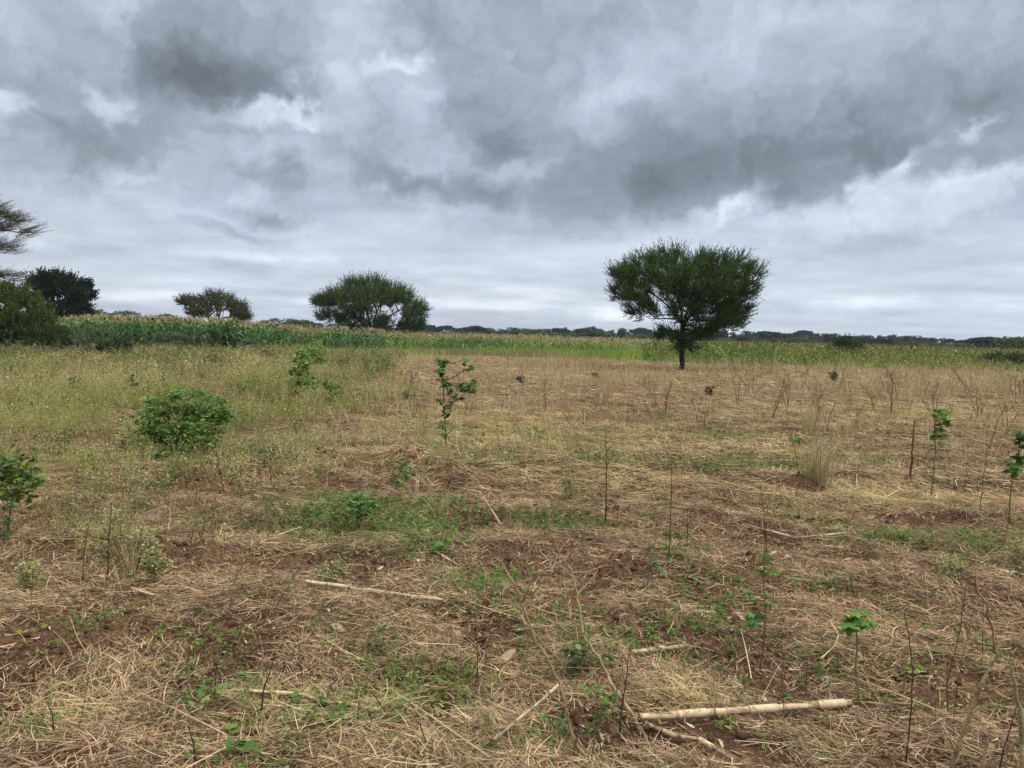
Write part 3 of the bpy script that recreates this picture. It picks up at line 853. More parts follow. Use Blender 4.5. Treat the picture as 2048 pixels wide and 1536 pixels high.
# front edge of the maize: photo column, row of its foot, plant height m, how much of it is dark green
EDGE = np.array([(130, 697, 2.0, 1), (180, 698, 2.25, 1), (300, 699, 2.3, 1), (420, 700, 2.3, 1), (560, 701, 2.0, 1), (600, 695, 1.8, 1), (632, 697, 1.65, .7), (660, 702, 1.85, 1), (745, 704, 1.75, 1), (830, 702, 1.25, .5),
                 (880, 704, 1.3, .9), (960, 704, 1.35, 1), (1010, 706, 1.25, .6), (1060, 708, 1.15, .3), (1110, 708, 1.2, .7), (1180, 710, 1.15, .7), (1240, 712, 1.1, .3), (1320, 715, 1.1, .6), (1350, 717, 1.0, .2)])
rng = np.random.default_rng(301)
rows = 14
plants = []
for row in range(rows):
    dback = row * .85
    px = 120.0
    while px < 1352:
        py = np.interp(px, EDGE[:, 0], EDGE[:, 1]); hg = np.interp(px, EDGE[:, 0], EDGE[:, 2]); gr = np.interp(px, EDGE[:, 0], EDGE[:, 3])
        x, y = G(px, py)
        x = x * (y + dback) / y + rng.normal() * .06; y = y + dback + rng.normal() * .12
        if not (596 < px < 640 and row < 3): plants.append((x, y, hg * rng.uniform(.78, 1.1), rng.random() < gr, row, px))
        px += .42 / y * FPX * rng.uniform(.8, 1.25) * (1 if row < 5 else 1.6)
plants = np.array(plants)
# the nearest 300 plants stand for themselves
near_i = np.argsort(plants[:, 4] * 1000 + rng.random(len(plants)))[:300]
isnear = np.zeros(len(plants), bool); isnear[near_i] = True
mesh_g = [p.mesh('maize_plant', M_LEAF) for p in proto_g]; mesh_y = [p.mesh('maize_plant', M_LEAF) for p in proto_y]
for k in near_i:
    x, y, hg, g, row, px = plants[k]
    me = (mesh_g if g else mesh_y)[rng.integers(4)]
    o = bpy.data.objects.new('maize_plant', me); COL.objects.link(o)
    o.location = (x, y, float(H(x, y)) - .02); o.rotation_euler = (rng.normal() * .05, rng.normal() * .05, rng.uniform(0, 6.28)); s = hg / (2.0 if g else 1.8); o.scale = (s, s, s)
    if g: tag(o, 'dark green leafy maize plant in the front of the standing crop', 'maize plant', 'dark green maize plants along the crop edge')
    else: tag(o, 'yellow green maize plant in the front of the standing crop', 'maize plant', 'yellow green maize plants along the crop edge')


def scatter(mb, protos, x, y, s, rng, tintsd=.1):
    which = rng.integers(len(protos), size=len(x))
    for q, p in enumerate(protos):
        m = which == q; k = int(m.sum())
        if not k: continue
        xx, yy = x[m], y[m]
        stamp(mb, p.arrays(), np.stack([xx, yy, H(xx, yy) - .02], 1), rotz(rng.uniform(0, 6.28, k)), s[m], np.clip(rng.normal(1, tintsd, (k, 1)), .6, 1.4) * np.ones((1, 3)))


mb = MB()
rest = plants[~isnear]
g = rest[:, 3] > .5
scatter(mb, proto_g, rest[g, 0], rest[g, 1], rest[g, 2] / 2.0, rng)
scatter(mb, proto_y, rest[~g, 0], rest[~g, 1], rest[~g, 2] / 1.8, rng)
stuff(mb.build('maize_crop', M_LEAF), 'rows of green maize filling the field behind its front plants', 'maize')

# ripe tan maize behind the green rows
mb = MB()
rng = np.random.default_rng(311)
n = 5200
u = rng.random(n); yy = 72 + 55 * u ** 1.3
pxs = rng.uniform(60, 1500, n)
xx = np.array([(ray(p, hor(p)).x / ray(p, hor(p)).y) for p in pxs]) * yy
hh = np.interp(pxs, [60, 300, 600, 750, 850, 1130, 1300, 1500], [2.42, 2.42, 2.05, 1.85, 1.66, 1.56, 1.48, 1.2]) * rng.uniform(.78, 1.08, n)
hh = hh - (yy - 72) * .006
scatter(mb, proto_d, xx, yy, hh / 2.2, rng, .15)
stuff(mb.build('ripe_maize', M_STRAW), 'tan ripe maize with pale tassels standing beyond the green rows', 'maize')

# ------------------------------------------------------------------ tall weeds and short crop on the right
def weed_blades(mb, x, y, hgt, rng, cols, w=.02, k=6, lean=.25, heads=None, hcol=None, hw=2.0):
    n = len(x)
    X = np.repeat(x, k) + rng.normal(size=n * k) * .10; Y = np.repeat(y, k) + rng.normal(size=n * k) * .10
    hh = np.repeat(hgt, k) * rng.uniform(.5, 1.1, n * k)
    D = np.stack([rng.normal(size=n * k) * lean, rng.normal(size=n * k) * lean, np.ones(n * k)], 1)
    curl = np.stack([rng.normal(size=n * k) * .15, rng.normal(size=n * k) * .15, -rng.random(n * k) * .12], 1) * hh[:, None]
    v, f = ribbons(np.stack([X, Y, H(X, Y) - .02], 1), D, hh, np.full(n * k, w), [1, .9, .5], curl, rng=rng)
    c = pal(rng, n * k, cols, .15) * np.repeat(rng.normal(1, .12, n), k)[:, None]
    mb.add(v, f, rep(np.clip(c, .01, .9), 6))
    if heads:
        m = rng.random(n * k) < heads; q = int(m.sum())
        tip = np.stack([X, Y, H(X, Y)], 1)[m] + unit(D[m]) * (hh[m] * .95)[:, None] + curl[m]
        v, f = ribbons(tip, D[m] + rng.normal(size=(q, 3)) * .3, hh[m] * rng.uniform(.12, .22, q), np.full(q, w * hw), [.5, 1.2, .3], rng=rng)
        mb.add(v, f, rep(pal(rng, q, hcol, .12), 6))


def leaf_flecks(mb, x, y, z, rng, cols, size, squash=.6):
    n = len(x)
    d = unit(rng.normal(size=(n, 3)) * np.array([1, 1, .6])); l_ = size * rng.uniform(.5, 1.4, n)
    v, f = ribbons(np.stack([x, y, z], 1), d, l_, l_ * squash, [.3, 1, .2], rng=rng)
    mb.add(v, f, rep(pal(rng, n, cols, .2), 6))


rng = np.random.default_rng(321)
mb = MB()
n = 7500
pxs = rng.uniform(1290, 2300, n); dd = 44 + 34 * rng.random(n) ** 1.2
front = np.interp(pxs, [1290, 1360, 1500, 1700, 2000, 2300], [50, 48, 47, 46, 45, 44]) + rng.normal(size=n) * 1.2
keep = dd > front
pxs, dd = pxs[keep], dd[keep]
xx = np.array([(ray(p, hor(p)).x / ray(p, hor(p)).y) for p in pxs]) * dd
hh = np.interp(pxs, [1290, 1400, 1700, 2000, 2300], [.95, 1.1, 1.15, 1.05, 1.05]) * np.clip(.45 + (dd - np.interp(pxs, [1290, 2300], [49, 44])) * .16, .3, 1.15)
patch = fbm(xx * .16, dd * .1, 61)
a = patch < .5
YG = ((.25, .34, .055), (.34, .40, .09), (.17, .27, .05), (.42, .41, .14))
DG = ((.08, .17, .035), (.13, .24, .05), (.24, .32, .07))
weed_blades(mb, xx[a], dd[a], hh[a], rng, YG, .035, 7, .22, .5, ((.30, .26, .12), (.20, .15, .08), (.10, .08, .04)), 1.6)
weed_blades(mb, xx[~a], dd[~a], hh[~a], rng, DG, .04, 7, .25, .4, ((.28, .25, .11), (.10, .08, .04)), 1.6)
q = len(xx) * 5
ii = rng.integers(len(xx), size=q)
fx, fy = xx[ii] + rng.normal(size=q) * .25, dd[ii] + rng.normal(size=q) * .25
leaf_flecks(mb, fx, fy, rng.uniform(.1, 1.0, q) * hh[ii], rng, DG + YG, .13)
stuff(mb.build('tall_weeds', M_LEAF), 'yellow green tall weeds with brown seed heads on the right of the field', 'weeds')

# bright short grass along the foot of the maize
rng = np.random.default_rng(331)
mb = MB()
n = 5200
pxs = rng.uniform(560, 1420, n); ey = np.interp(pxs, EDGE[:, 0], EDGE[:, 1])
off = rng.uniform(-1.5, 8, n)
pts = np.array([G(a_, b_ + c_ * .9 + rng.normal() * 1.5) for a_, b_, c_ in zip(pxs, ey, off)])
hh = np.interp(pxs, [560, 850, 1000, 1300, 1420], [.35, .4, .6, .6, .4]) * rng.uniform(.6, 1.2, n)
gy = fbm(pts[:, 0] * .2, pts[:, 1] * .2, 71)
g_ = gy > .47
weed_blades(mb, pts[g_, 0], pts[g_, 1], hh[g_], rng, ((.24, .36, .05), (.33, .44, .07), (.16, .27, .04)), .025, 6, .3)
weed_blades(mb, pts[~g_, 0], pts[~g_, 1], hh[~g_], rng, ((.26, .25, .10), (.34, .29, .14), (.16, .2, .06)), .02, 6, .25)
stuff(mb.build('grass', M_LEAF), 'bright green and straw coloured grass along the foot of the maize', 'grass')

# ------------------------------------------------------------------ straw, stubble and weeds of the cleared field
def zones(lst):
    out = []
    for (px, py, rx, ry, w) in lst:
        cx, cy = G(px, py); dist = math.hypot(cx, cy)
        _, y1 = G(px, py - ry); _, y2 = G(px, py + ry)
        out.append((cx, (y1 + y2) / 2, rx / FPX * dist, max(.12, (y1 - y2) / 2), w))
    return out


def zval(zs, x, y):
    s = np.zeros_like(x)
    for (cx, cy, sx, sy, w) in zs:
        q = ((x - cx) / sx) ** 2 + ((y - cy) / sy) ** 2
        s = s + w * np.exp(-q)
    return s


GREEN_Z = zones([(790, 1055, 150, 34, 2.2), (690, 1030, 70, 26, 1.4), (860, 1095, 70, 20, 1.6), (965, 1160, 80, 26, 1.9), (1130, 1050, 80, 20, 1.8), (1480, 940, 120, 13, 1.6), (960, 925, 90, 13, 1.5), (1210, 925, 80, 12, 1.3),
                 (1900, 1085, 170, 16, 1.3), (600, 1010, 80, 26, .9), (850, 1365, 110, 44, 1.3), (720, 1430, 150, 44, 1.0), (1165, 1300, 60, 40, 1.0), (1150, 1470, 90, 40, .5), (60, 1440, 110, 44, .7), (170, 1050, 60, 14, .5),
                 (1640, 1480, 120, 34, .5), (400, 1390, 60, 18, .4), (1660, 1180, 80, 16, .5), (1400, 870, 130, 12, .5), (1120, 880, 200, 20, .5), (1640, 920, 140, 14, .5), (520, 915, 60, 10, .7), (560, 900, 80, 30, .5), (1420, 1260, 70, 18, .4),
                 (850, 870, 90, 14, .4), (1600, 1050, 110, 12, .4), (230, 1090, 80, 18, .5), (1480, 1010, 100, 12, .4), (760, 1300, 60, 26, .5), (640, 1140, 60, 16, .4), (350, 1500, 120, 40, .4), (960, 1500, 120, 40, .4), (120, 1280, 90, 30, .3)])
YELLOW_Z = zones([(1800, 835, 330, 22, 1), (1850, 1000, 260, 22, 1.2), (1110, 880, 260, 50, .7), (160, 1400, 180, 50, .6), (1380, 1390, 110, 40, .8), (1550, 900, 250, 30, .7), (1200, 960, 170, 22, .7), (950, 860, 200, 40, .6),
                  (650, 1440, 180, 60, .6), (1700, 760, 500, 10, .4), (1160, 760, 160, 10, .3), (560, 1400, 60, 12, .6), (800, 920, 120, 16, .6), (1700, 1250, 80, 22, .5), (1900, 1250, 110, 30, .4)])
BARE_Z = zones([(905, 975, 32, 10, 1.3), (1605, 985, 44, 8, 1.3), (955, 1050, 70, 10, .9), (420, 1300, 90, 34, .9), (560, 1230, 60, 20, .8), (1215, 1145, 60, 10, .9), (1500, 1130, 60, 10, .8), (1880, 1150, 120, 18, .9), (1900, 1045, 190, 10, .9),
                (1630, 1045, 140, 10, .7), (1240, 836, 90, 8, 1.0), (1380, 1480, 120, 40, .6), (1750, 1460, 120, 40, .5), (700, 1460, 40, 14, .3), (380, 965, 110, 18, .6), (240, 1270, 90, 24, .6), (380, 1110, 60, 10, .6), (1290, 968, 50, 6, .9),
                (1120, 812, 90, 6, .8), (820, 815, 70, 6, .8), (1440, 856, 60, 5, .7), (900, 1400, 30, 12, .8), (470, 1280, 60, 20, .6), (60, 1300, 80, 20, .5), (1620, 800, 160, 7, .4), (380, 930, 60, 10, .7)])


def spread(rng, n, r0, r1, side=1.15, power=1.0):
    """n points over the strip of field the camera can see and a step to either side"""
    u = rng.random(n)
    r_ = np.sqrt(r0 ** 2 + (r1 ** 2 - r0 ** 2) * u ** power)
    t_ = rng.uniform(-.72, .72, n)
    return r_ * t_ * side + rng.uniform(-2.4, 2.4, n), r_


STRAW_P = np.array([(.46, .295, .178), (.31, .188, .115), (.55, .385, .245), (.17, .10, .056), (.09, .055, .034), (.64, .50, .31), (.13, .08, .05), (.35, .26, .16)])
STRAW_Y = np.array([(.52, .395, .20), (.44, .33, .165), (.62, .49, .28), (.37, .28, .13)])
STRAW_G = np.array([(.20, .24, .08), (.28, .30, .11), (.14, .18, .06)])


def lay_straw(mb, rng, n, r0, r1, lmin, lmax, w, lift, power=1.0, seg=3):
    x, y = spread(rng, n, r0, r1, power=power)
    dens = .07 + 1.0 * sstep(.38, .62, fbm(x * 2.3, y * 2.3, 81, 4)) - zval(BARE_Z, x, y) * np.where(y > 7, 1.0, .8) + zval(YELLOW_Z, x, y) * .4
    m = rng.random(n) < dens * 1.0
    x, y = x[m], y[m]; n = len(x)
    yel = np.clip(zval(YELLOW_Z, x, y) + .55 * (fbm(x * .7, y * .7, 83) - .42) + sstep(14, 34, y) * .25, 0, 1)
    grn = np.clip(zval(GREEN_Z, x, y) * .45 + .35 * (fbm(x * .9, y * .9, 85) - .5), 0, .6)
    # neighbouring straws lie roughly alike, as raked
    a = fbm(x * .9, y * .9, 87) * 6 + rng.normal(size=n) * 1.1
    L_ = rng.uniform(lmin, lmax, n) * (1 + .5 * yel); up = np.abs(rng.normal(size=n)) * .16 + .015
    D = np.stack([np.cos(a), np.sin(a) * .9, up], 1)
    z = H(x, y) + rng.random(n) ** 1.6 * lift * (.3 + 1.5 * sstep(.4, .65, fbm(x * 2.7, y * 2.7, 82)))
    # keep the far end from sinking below the ground
    xe, ye = x + np.cos(a) * L_, y + np.sin(a) * .9 * L_
    D[:, 2] += (H(xe, ye) - H(x, y)) / L_
    curl = np.stack([rng.normal(size=n) * .36, rng.normal(size=n) * .36, -np.abs(rng.normal(size=n)) * .06], 1) * L_[:, None]
    side = unit(np.cross(unit(D), np.array([0, 0, 1.]) + rng.normal(size=(n, 3)) * .45))
    v, f = ribbons(np.stack([x, y, z + .003], 1), D, L_, w * rng.uniform(.45, 1.5, n), [1, .95, .8, .4][-(seg + 1):], curl, side)
    c = STRAW_P[rng.integers(len(STRAW_P), size=n)].copy()
    s_ = rng.random(n)
    my = s_ < yel; c[my] = STRAW_Y[rng.integers(len(STRAW_Y), size=my.sum())]
    mg_ = rng.random(n) < grn; c[mg_] = STRAW_G[rng.integers(len(STRAW_G), size=mg_.sum())]
    c = np.clip(c * (1 + rng.normal(size=(n, 1)) * .16), .02, .8)
    mb.add(v, f, rep(c, 2 * (seg + 1)))


rng = np.random.default_rng(401)
mb = MB()
lay_straw(mb, rng, 700000, 2.3, 8.0, .025, .11, .0028, .04, 1.15)
lay_straw(mb, rng, 4200, 2.3, 9.0, .15, .34, .0045, .05, 1.15)
lay_straw(mb, rng, 350000, 7.5, 18.0, .06, .22, .0066, .05, 1.1, 2)
lay_straw(mb, rng, 190000, 17.0, 50.0, .14, .5, .014, .07, 1.1, 2)
# trampled leaf scraps among the straw
n = 40000
x, y = spread(rng, n, 2.3, 12)
a = rng.uniform(0, 6.28, n)
D = np.stack([np.cos(a), np.sin(a), rng.normal(size=n) * .25], 1); L_ = rng.uniform(.012, .07, n)
v, f = ribbons(np.stack([x, y, H(x, y) + rng.random(n) * .02 + .004], 1), D, L_, rng.uniform(.005, .014, n), [.4, 1, .7, .3], rng.normal(size=(n, 3)) * .3 * L_[:, None], unit(np.cross(D, np.array([0, 0, 1.]) + rng.normal(size=(n, 3)) * .5)))
mb.add(v, f, rep(pal(rng, n, ((.36, .25, .15), (.22, .13, .08), (.5, .39, .26), (.12, .075, .05)), .15), 8))
stuff(mb.build('straw_litter', M_STRAW), 'mown dry straw lying matted over the brown soil', 'straw')

# standing stubble and thin dry grass stems
rng = np.random.default_rng(411)
mb = MB()
for (n, r0, r1, h0, h1, w) in ((1500, 3.0, 10, .06, .28, .0035), (16000, 9, 30, .12, .75, .007), (22000, 24, 47, .15, .72, .014)):
    x, y = spread(rng, n, r0, r1)
    pxl = x / y
    cl = fbm(x * .55, y * .55, 91)
    m = (cl > .42) & ~((pxl < -.20) & (rng.random(n) < .5))
    x, y = x[m], y[m]; k = len(x)
    hh = rng.uniform(h0, h1, k) * np.clip(.6 + (fbm(x * .3, y * .3, 93) - .4) * 3, .4, 1.3)
    D = np.stack([rng.normal(size=k) * .22, rng.normal(size=k) * .22, np.ones(k)], 1)
    v, f = ribbons(np.stack([x, y, H(x, y) - .01], 1), D, hh, np.full(k, w) * rng.uniform(.6, 1.3, k), [1, .9, .5], np.stack([rng.normal(size=k) * .2, rng.normal(size=k) * .2, -.05 * np.ones(k)], 1) * hh[:, None], rng=rng)
    mb.add(v, f, rep(pal(rng, k, ((.52, .41, .22), (.44, .33, .18), (.58, .48, .27), (.32, .25, .14), (.40, .38, .17)), .12), 6))
stuff(mb.build('stubble', M_STRAW), 'thin dry grass stems standing up out of the straw', 'stubble')

# creeping green weeds in patches
rng = np.random.default_rng(421)
mb = MB()
for (n, r0, r1, sz, hgt) in ((620000, 2.3, 8, .012, .08), (300000, 8, 18, .022, .12), (60000, 18, 45, .05, .15)):
    x, y = spread(rng, n, r0, r1)
    g_ = zval(GREEN_Z, x, y) * (.2 + 1.6 * sstep(.3, .7, fbm(x * 3.5, y * 3.5, 95))) + .85 * sstep(.50, .68, fbm(x * 1.5, y * 1.5, 97)) * sstep(.35, .6, fbm(x * 6, y * 6, 98))
    m = rng.random(n) < np.clip(g_ - .10, 0, 1) * .75
    x, y = x[m], y[m]; k = len(x)
    # leaves gather into little plants
    gx, gy = np.floor(x / .12), np.floor(y / .12); gx = (gx + .2 + .6 * hash2(gx, gy, 5)) * .12; gy = (gy + .2 + .6 * hash2(gx * 1e3, gy, 6)) * .12
    x = x + (gx - x) * .45; y = y + (gy - y) * .45
    d = unit(np.stack([rng.normal(size=k), rng.normal(size=k), rng.normal(size=k) * .35 + .15], 1)); l_ = sz * np.exp(rng.normal(size=k) * .45)
    sd_ = unit(np.cross(d, np.array([0, 0, 1.]) + rng.normal(size=(k, 3)) * .5))
    v, f = ribbons(np.stack([x, y, H(x, y) + rng.random(k) ** 1.3 * hgt * (.6 + .5 * np.clip(zval(GREEN_Z, x, y), 0, 2))], 1), d, l_, l_ * .6, [.35, 1, .25], side=sd_)
    pt = fbm(x * 1.1, y * 1.1, 99)[:, None]
    c = pal(rng, k, ((.12, .215, .05), (.17, .26, .065), (.08, .155, .04)), .18) * (1 - sstep(.5, .6, pt)) + pal(rng, k, ((.18, .24, .065), (.23, .27, .08), (.13, .18, .05)), .18) * sstep(.5, .6, pt)
    mb.add(v, f, rep(c, 6))
# thin green grass blades between
n = 85000
x, y = spread(rng, n, 2.3, 14)
g_ = zval(GREEN_Z, x, y) * .8 + .5 * zval(YELLOW_Z, x, y) * .3 + .35 * sstep(.5, .72, fbm(x * 1.2, y * 1.2, 101))
m = rng.random(n) < g_ * .7
x, y = x[m], y[m]; k = len(x)
hh = rng.uniform(.05, .17, k)
D = np.stack([rng.normal(size=k) * .9, rng.normal(size=k) * .9, np.ones(k)], 1)
v, f = ribbons(np.stack([x, y, H(x, y)], 1), D, hh, np.full(k, .004) + y * .0003, [1, .9, .2], np.stack([rng.normal(size=k) * .3, rng.normal(size=k) * .3, -.35 * np.ones(k)], 1) * hh[:, None], rng=rng)
mb.add(v, f, rep(pal(rng, k, ((.13, .20, .05), (.20, .25, .08), (.26, .28, .11), (.09, .15, .04)), .15), 6))
stuff(mb.build('ground_weeds', M_HERB), 'small green weeds creeping in patches through the straw', 'weeds')

# the fine yellow green herb that covers the left of the field
rng = np.random.default_rng(431)
mb = MB()


def herbmask(x, y):
    """1 inside the herb area: bounded on the right by a slanting line and thinning towards the camera"""
    edge = np.interp(y, [4, 8, 10, 14, 20, 30, 42, 60], [-2.6, -2.9, -3.0, -3.4, -4.6, -6.5, -8.0, -9.0]) + 4.5 * (fbm(x * .35, y * .35, 103) - .5)
    s = 1 - sstep(-1.6, 2.4, x - edge)
    return s * np.interp(y, [4.5, 7, 8.5, 11, 60], [.08, .2, .5, 1, 1])


for (n, r0, r1, hmean, w, nf, fs) in ((6500, 4.5, 13, .27, .0035, 26, .017), (13000, 12, 26, .34, .007, 16, .032), (16000, 25, 48, .34, .014, 9, .07)):
    u = rng.random(n); y = np.sqrt(r0 ** 2 + (r1 ** 2 - r0 ** 2) * u); x = rng.uniform(-.86, .02, n) * y + rng.uniform(-.5, .5, n)
    m = rng.random(n) < herbmask(x, y) * (.04 + 1.15 * sstep(.38, .56, fbm(x * 1.1, y * 1.1, 105)))
    x, y = x[m], y[m]; k = len(x)
    hh = hmean * rng.uniform(.4, 1.5, k) * (.5 + 1.0 * fbm(x * .8, y * .8, 107))
    b = 5
    X = np.repeat(x, b); Y = np.repeat(y, b); HH = np.repeat(hh, b) * rng.uniform(.6, 1.1, k * b)
    D = np.stack([rng.normal(size=k * b) * .32, rng.normal(size=k * b) * .32, np.ones(k * b)], 1)
    v, f = ribbons(np.stack([X, Y, H(X, Y)], 1), D, HH, np.full(k * b, w), [1, .8, .5], rng=rng)
    tone = fbm(x * .25, y * .25, 109)
    cy_ = ((.46, .40, .18), (.52, .43, .22), (.38, .34, .14)); cg_ = ((.26, .29, .10), (.33, .34, .12), (.38, .36, .14))
    pick = (np.repeat(tone, b) + rng.normal(size=k * b) * .1 < .55)[:, None]
    c = np.where(pick, pal(rng, k * b, cy_, .12), pal(rng, k * b, cg_, .12))
    mb.add(v, f, rep(c, 6))
    q = k * nf
    ii = rng.integers(k * b, size=q); t_ = rng.uniform(.35, 1.08, q)
    p = np.stack([X, Y, H(X, Y)], 1)[ii] + unit(D[ii]) * (HH[ii] * t_)[:, None] + rng.normal(size=(q, 3)) * (.10 * HH[ii] * t_)[:, None]
    l_ = fs * rng.uniform(.5, 1.4, q); d = unit(rng.normal(size=(q, 3)))
    v, f = ribbons(p, d, l_, l_ * .5, [.4, 1, .3], rng=rng)
    pick = (tone[ii // b] + rng.normal(size=q) * .12 < .54)[:, None]
    c = np.where(pick, pal(rng, q, ((.56, .50, .24), (.46, .42, .18), (.62, .56, .34)), .15), pal(rng, q, ((.32, .36, .10), (.40, .41, .14), (.22, .28, .08)), .15))
    mb.add(v, f, rep(c, 6))
# taller wispy weeds and seed stalks among the herb
n = 4600
u = rng.random(n); y = np.sqrt(5.0 ** 2 + (44 ** 2 - 25) * u ** .9); x = rng.uniform(-.86, -.02, n) * y
edge_ = np.interp(y, [4, 10, 20, 42], [-1.2, -2.0, -3.4, -6.0])
m = (x < edge_) & (rng.random(n) < .15 + 1.2 * sstep(.45, .62, fbm(x * .5, y * .5, 111)))
x, y = x[m], y[m]; k = len(x); b = 7
hh = rng.uniform(.35, .85, k); X = np.repeat(x, b); Y = np.repeat(y, b); HH = np.repeat(hh, b) * rng.uniform(.5, 1.1, k * b)
D = np.stack([rng.normal(size=k * b) * .22, rng.normal(size=k * b) * .22, np.ones(k * b)], 1); wd = .003 + .00028 * Y
v, f = ribbons(np.stack([X, Y, H(X, Y)], 1), D, HH, wd, [1, .8, .5], np.stack([rng.normal(size=k * b) * .12, rng.normal(size=k * b) * .12, -.06 * np.ones(k * b)], 1), rng=rng)
kind_ = np.repeat(rng.random(k), b)[:, None]
mb.add(v, f, rep(np.where(kind_ < .5, pal(rng, k * b, ((.14, .16, .06), (.10, .12, .045), (.17, .2, .07)), .15), pal(rng, k * b, ((.30, .24, .12), (.20, .15, .08), (.38, .31, .16)), .15)), 6))
q = k * b * 5; ii = rng.integers(k * b, size=q); t_ = rng.uniform(.3, 1.05, q)
p = np.stack([X, Y, H(X, Y)], 1)[ii] + unit(D[ii]) * (HH[ii] * t_)[:, None] + rng.normal(size=(q, 3)) * .035
l_ = (.014 + .0016 * Y[ii]) * rng.uniform(.5, 1.5, q)
v, f = ribbons(p, unit(rng.normal(size=(q, 3))), l_, l_ * .5, [.4, 1, .3], rng=rng)
mb.add(v, f, rep(np.where(kind_[ii] < .5, pal(rng, q, ((.12, .19, .055), (.08, .13, .04), (.17, .24, .07)), .18), pal(rng, q, ((.34, .28, .14), (.22, .2, .09)), .18)), 6))
stuff(mb.build('flowering_herb', M_HERB), 'fine yellow green flowering herb covering the left of the field', 'herbs')

# soil crumbs
rng = np.random.default_rng(441)
mb = MB()
n = 46000
x, y = spread(rng, n, 2.4, 12)
m = rng.random(n) < .10 + zval(BARE_Z, x, y) * .8 + .5 * sstep(.55, .35, fbm(x * 2.3, y * 2.3, 81, 4))
x, y = x[m], y[m]; k = len(x)
ico_v = np.array([(1, 0, 0), (-1, 0, 0), (0, 1, 0), (0, -1, 0), (0, 0, 1), (0, 0, -1)], float)
ico_f = np.array([(0, 2, 4), (2, 1, 4), (1, 3, 4), (3, 0, 4), (2, 0, 5), (1, 2, 5), (3, 1, 5), (0, 3, 5)])
s_ = .004 + .030 * rng.random(k) ** 5
sc3 = s_[:, None] * rng.uniform(.6, 1.3, (k, 3))
stamp(mb, (ico_v, {3: ico_f, 4: np.zeros((0, 4), int)}, np.tile([.10, .055, .034], (6, 1))), np.stack([x, y, H(x, y) + s_ * .2], 1), frames(rng.normal(size=(k, 3)), rng.normal(size=(k, 3))), sc3, np.clip(rng.normal(1, .2, (k, 1)), .5, 1.6) * np.ones((1, 3)))
stuff(mb.build('soil_crumbs', M_BARK), 'brown crumbs of turned soil scattered in the bare patches', 'soil')

# ------------------------------------------------------------------ single plants, sticks and stalks
def at(px, py, Y):
    d = ray(px, py); t_ = Y / d.y
    return np.array([d.x * t_, d.y * t_, CAM_H + d.z * t_])


def leaf_template(lobes=5, depth=.28, droop=.35, m=20):
    a = np.linspace(-math.pi, math.pi, m, endpoint=False)
    r_ = .5 * (1 - depth * (.5 - .5 * np.cos(a * lobes))) * (1 - .45 * np.exp(-((np.abs(a) - math.pi) / .3) ** 2))
    x = .5 + r_ * np.cos(a); y = r_ * np.sin(a) * 1.05
    v = np.stack([x, y, -droop * (x - .3) ** 2 - .25 * np.abs(y)], 1)
    v = np.concatenate([v, [[.45, 0, .02]]])
    f = np.stack([np.arange(m), (np.arange(m) + 1) % m, np.full(m, m)], 1)
    c = np.ones((m + 1, 3)); c[-1] = .85
    return v, {3: f, 4: np.zeros((0, 4), int)}, c


LEAF_BROAD = leaf_template(5, .22)
LEAF_LOBED = leaf_template(5, .5)
LEAF_HEART = leaf_template(1, .05, .3, 14)
LEAF_SMALL = leaf_template(1, .0, .2, 8)


def put_leaves(mb, p, size, cols, rng, tpl, outdir=None, updir=.8, flat=.5):
    n = len(p)
    X = rng.normal(size=(n, 3)); X[:, 2] = X[:, 2] * flat - .15
    if outdir is not None: X = X * .6 + outdir
    Nn = rng.normal(size=(n, 3)) * .45 + np.array([0, 0, updir])
    stamp(mb, tpl, p, frames(X, Nn), size * np.clip(np.exp(rng.normal(size=n) * .32), .4, 1.7), pal(rng, n, cols, .20) * np.where(rng.random((n, 1)) < .06, np.array([[1.9, 1.15, .9]]), 1.0))


G_FRESH = ((.12, .27, .04), (.17, .34, .055), (.08, .19, .035))
G_BLUE = ((.065, .165, .048), (.095, .21, .062), (.045, .12, .035))
G_YEL = ((.17, .25, .04), (.13, .21, .04), (.22, .28, .06))
G_DARK = ((.03, .065, .022), (.045, .085, .03), (.022, .045, .018))
STEM_G = (.10, .12, .045)
STEM_B = (.11, .065, .04)
STEM_D = (.045, .028, .02)


